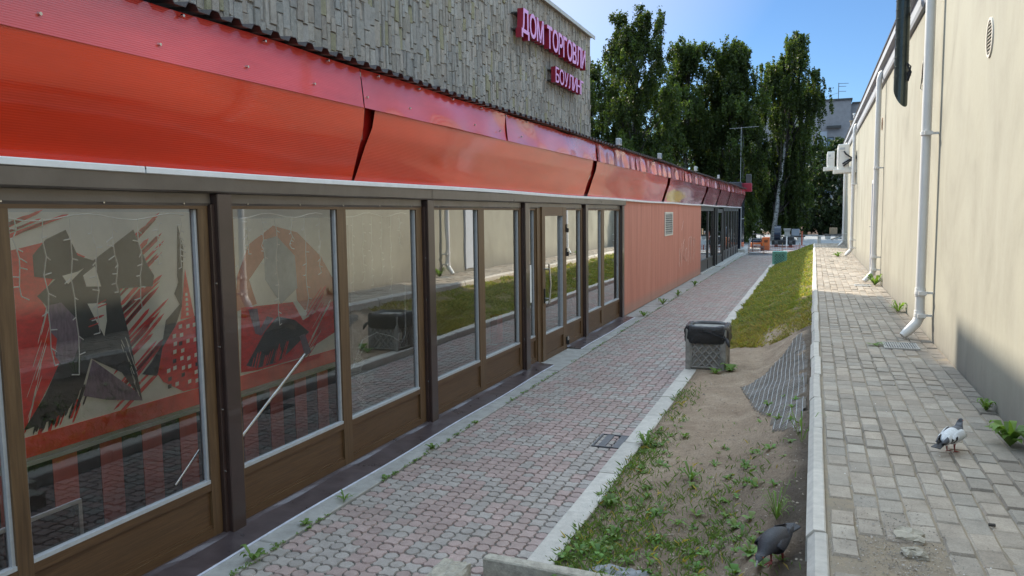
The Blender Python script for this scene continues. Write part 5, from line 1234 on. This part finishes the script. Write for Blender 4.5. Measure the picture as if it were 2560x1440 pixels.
# orange machine
MX, MY = -3.0, 50.2; om = thing('road_machine', (MX, MY, -.12), 'orange compact road machine with dark slatted hood behind the path end', 'machine')
m = MB(); m.bbox(MX - .62, MX + .05, MY - .5, MY + 1.0, .12, .44, .05); m.build('body', 'orange_paint', om)
m = MB(); m.bbox(MX - .60, MX + .02, MY - .46, MY + .95, .442, .56, .05)
for q in range(6): m.box(MX - .56 + q * .09, MX - .52 + q * .09, MY - .4, MY + .9, .562, .60)
m.build('hood', 'navy', om)
m = MB(); m.bbox(MX + .06, MX + .50, MY - .62, MY + .1, -.05, .74, .02); cb = m.build('cabinet', 'orange_paint', om)
m = MB()
for q in range(5): m.box(MX + .2, MX + .4, MY - .632, MY - .621, .44 + q * .03, .455 + q * .03)
m.build('vent', 'black_plastic', cb)
for x, y in ((MX - .35, MY - .56), (MX + .12, MY - .70), (MX - .35, MY + 1.0)):
    m = MB(); m.tube([(x - .1, y, .04), (x + .1, y, .04)], .17, 16); w_ = m.build('wheel', 'rubber', om); m = MB(); m.tube([(x - .104, y, .04), (x + .104, y, .04)], .08, 12); m.build('rim', 'bead_grey', w_)
m = MB(); m.box(MX - .5, MX - .02, MY - .52, MY - .501, .18, .3); m.build('lamp_panel', 'bead_grey', om)
dr_ = thing('drum_roller', (-2.0, 55, -.12), 'dark blue machine with a tall drum behind the orange one', 'machine')
m = MB(); m.tube([(-2.45, 55, .75), (-2.05, 55, .75)], .62, 20); m.build('drum', 'navy', dr_); m = MB(); m.bbox(-2.6, -1.1, 54.3, 55.8, .1, .42, .04); m.bbox(-1.9, -1.2, 54.4, 55.6, .42, .62, .03); m.build('chassis', 'rubber', dr_)
for x in (-2.3, -1.4):
    m = MB(); m.tube([(x - .1, 54.25, .12), (x + .1, 54.25, .12)], .24, 14); w_ = m.build('wheel', 'rubber', dr_); m = MB(); m.tube([(x - .104, 54.25, .12), (x + .104, 54.25, .12)], .1, 10); m.build('rim', 'bead_grey', w_)
# barrier net
nt = thing('barrier_net', (-1.8, 45.6, -.1), 'orange plastic barrier net strung across the end of the lower path', 'barrier net')
m = MB()
for q in range(5): m.tube([(-3.45 + 3.5 * i / 20, 45.6 + .1 * math.sin(i), .02 + q * .095 + .03 * math.sin(i * .9)) for i in range(21)], .011, 4)
for i in range(36): x = -3.45 + 3.5 * i / 35; m.tube([(x, 45.6 + .1 * math.sin(i * 20 / 35), .02 + .03 * math.sin(i * .51)), (x, 45.6 + .1 * math.sin(i * 20 / 35), .40 + .03 * math.sin(i * .51))], .006, 4)
m.build('net', 'orange_net', nt)
for x in (-3.4, -2.6, -1.6, -.7, .0): m = MB(); m.tube([(x, 45.62, -.12), (x, 45.62, .55)], .018, 6); m.build('stake', 'wood', nt)
hr = thing('handrail', (-3.2, 48.5, 0), 'dark metal handrail by the steps at the pavilion corner', 'handrail')
m = MB(); m.tube([(-3.30, 47.0, 0.0), (-3.30, 47.0, 1.0)], .025, 6); m.tube([(-3.05, 50.4, -.1), (-3.05, 50.4, .9)], .025, 6); m.tube([(-3.3, 47.0, .5), (-3.05, 50.4, .4)], .015, 6); m.build('post', 'dark_frame', hr); m = MB(); m.tube([(-3.32, 46.8, 1.02), (-3.30, 47.0, 1.02), (-3.05, 50.4, .92), (-2.85, 50.6, .75)], .025, 6); m.build('rail', 'dark_frame', hr)
m = MB(); m.loft([[(-1.86 + a * w_, 62 + b * w_, z) for a, b in ((-1, -1), (1, -1), (1, 1), (-1, 1))] for z, w_ in ((-.1, .22), (.75, .18), (.95, .26), (1.02, .26))], 0, False); tag(origin(m.build('concrete_pillar', 'concrete'), (-1.86, 62, -.1)), 'stubby grey pillar with a flared top in the far yard', 'pillar')
for k, (x, y, lb) in enumerate([(-1.35, 66, 'low concrete bench with block legs in the middle of the sunlit yard'), (1.55, 70, 'low bench stacked with debris near the cream wall corner')]):
    t_ = thing('bench', (x, y, -.1), lb, 'bench', 'benches in the far yard'); m = MB(); m.bbox(x - .75, x + .75, y - .25, y + .25, .25, .36, .02); m.build('seat', 'dark_frame', t_)
    for s_ in (-.42, .42): m = MB(); m.bbox(x + s_ - .22, x + s_ + .22, y - .22, y + .22, -.1, .248, .02); m.build('leg', 'concrete_light', t_)
    m = MB(); m.bbox(x - .3, x + .3, y - .1, y + .1, .362, .9, .03); m.build('backrest', 'panel_far' if k == 0 else 'wood', t_)
for k, (x, y, lb) in enumerate([(-.75, 58, 'thin red stake in front of the sunlit yard'), (-1.55, 51, 'short pale stake near the barrier net'), (.4, 60, 'grey bollard stub near the end of the brick path'), (-.6, 86, 'tall ochre pole in front of the earth heap')]):
    m = MB(); m.tube([(x, y, -.12), (x, y, [.85, .7, .45, 2.3][k])], [.05, .04, .12, .04][k], 8); m.tube([(x, y, [.85, .7, .45, 2.3][k]), (x, y, [.9, .74, .5, 2.36][k])], [.07, .05, .15, .05][k], 8)
    tag(origin(m.build(['stake', 'stake', 'bollard', 'pole'][k], ['orange_net', 'paint_white', 'concrete', 'wood'][k]), (x, y, -.12)), lb, ['stake', 'stake', 'bollard', 'pole'][k])
dbt = thing('debris_heap', (1.9, 66, -.1), 'heap of dark planks and scrap by the far corner of the cream wall', 'debris'); rr = random.Random(4)
for q in range(9):
    m = MB(); mt_ = Matrix.Translation((1.9 + rr.uniform(-.6, .5), 66 + rr.uniform(-.8, .8), .05 + rr.uniform(0, .35))) @ Matrix.Rotation(rr.uniform(-.5, .5), 4, 'Y') @ Matrix.Rotation(rr.uniform(0, 3), 4, 'Z'); m.mbox(mt_, rr.uniform(.4, 1.0), .12, .05); m.build('plank', rr.choice(['rubber', 'wood', 'concrete']), dbt)

# ---- grey brick apartment block
ab = thing('apartment_block', (0, 124, 0), 'grey brick apartment block rising behind the birches and the cream wall', 'building')
MB().box(-14, 4.53, 120, 132, -.1, 17.85).build('wall', 'brick_grey', ab); MB().box(4.531, 22, 121.2, 132, -.1, 17.45).build('side_wall', 'brick_grey', ab)
m = MB(); m.box(-14.2, 4.7, 119.85, 132, 17.852, 18.1); m.box(4.71, 22, 121.0, 132, 17.452, 17.65); m.build('roof_edge', 'dark_frame', ab)
for f in range(5):
    z = 10.75 - (f - 0) * 3.0 + (3.0 if False else 0)
    for x in (-11.5, -8.2, -4.9, .85):
        if z < 0: continue
        m = MB(); m.box(x - .08, x + 1.55, 119.93, 119.99, z - .1, z, 0); m.box(x - .08, x, 119.93, 119.99, z, z + 1.95, 0); m.box(x + 1.47, x + 1.55, 119.93, 119.99, z, z + 1.95, 0); m.box(x - .08, x + 1.55, 119.93, 119.99, z + 1.95, z + 2.05, 0); m.box(x + .68, x + .76, 119.93, 119.99, z, z + 1.95, 0)
        w_ = m.build('window', 'dark_frame', ab); MB().box(x, x + 1.47, 119.965, 119.98, z, z + 1.95).build('pane', 'far_glass', w_)
    for x in (5.0, 8.2, 11.4):
        zz = z + 2.0; m = MB(); m.box(x - .1, x + 2.0, 121.1, 121.19, zz - .9, zz - .05, 0); m.box(x - .1, x + 2.0, 121.1, 121.19, zz + 1.5, zz + 2.2, 0); m.box(x - .1, x, 121.1, 121.19, zz - .05, zz + 1.5, 0); m.box(x + .9, x + 1.0, 121.1, 121.19, zz - .05, zz + 1.5, 0); m.box(x + 1.9, x + 2.0, 121.1, 121.19, zz - .05, zz + 1.5, 0)
        w_ = m.build('window', 'panel_far', ab); MB().box(x, x + 1.9, 121.15, 121.18, zz - .05, zz + 1.5).build('pane', 'far_glass', w_)
for z0_, d_ in ((14.0, .58), (10.0, .43)): MB().box(1.4, 3.3, 119.98 - d_, 119.98, z0_, z0_ + .33).build('balcony_slab', 'dark_frame', ab)
MB().box(.2, 1.5, 119.9, 119.98, 8.8, 13.6).build('light_panel', 'panel_far', ab)
an = thing('roof_antenna', (2.9, 122, 18), 'thin television antenna on the roof of the apartment block', 'antenna')
m = MB(); m.tube([(2.9, 122, 17.8), (2.9, 122, 20.6)], .05, 6); m.build('pole', 'dark_frame', an)
for z, l in ((20.5, 1.3), (20.1, 1.0), (19.4, 1.0)): m = MB(); m.tube([(2.9, 122, z), (2.9 + l, 122, z - .05)], .035, 5); m.build('element', 'dark_frame', an)
m = MB(); m.tube([(2.9, 122, 19.2), (-1.5, 122, 18.0)], .02, 4); m.build('stay_wire', 'dark_frame', an)
ks = thing('shed', (-.2, 108, 0), 'pale blue shed glimpsed through the trees at the back of the yard', 'shed')
MB().box(-2.6, 2.4, 108, 112, -.1, 3.0).build('wall', 'panel_far', ks); m = MB(); m.add([(-2.9, 107.7, 3.0), (2.7, 107.7, 3.0), (2.7, 112.3, 3.0), (-2.9, 112.3, 3.0), (-2.9, 110, 3.9), (2.7, 110, 3.9)], [(0, 1, 5, 4), (2, 3, 4, 5), (0, 4, 3), (1, 2, 5)]); m.build('roof', 'asphalt_far', ks)
MB().box(-.8, .4, 107.94, 107.99, 1.0, 2.3).build('window', 'far_glass', ks)
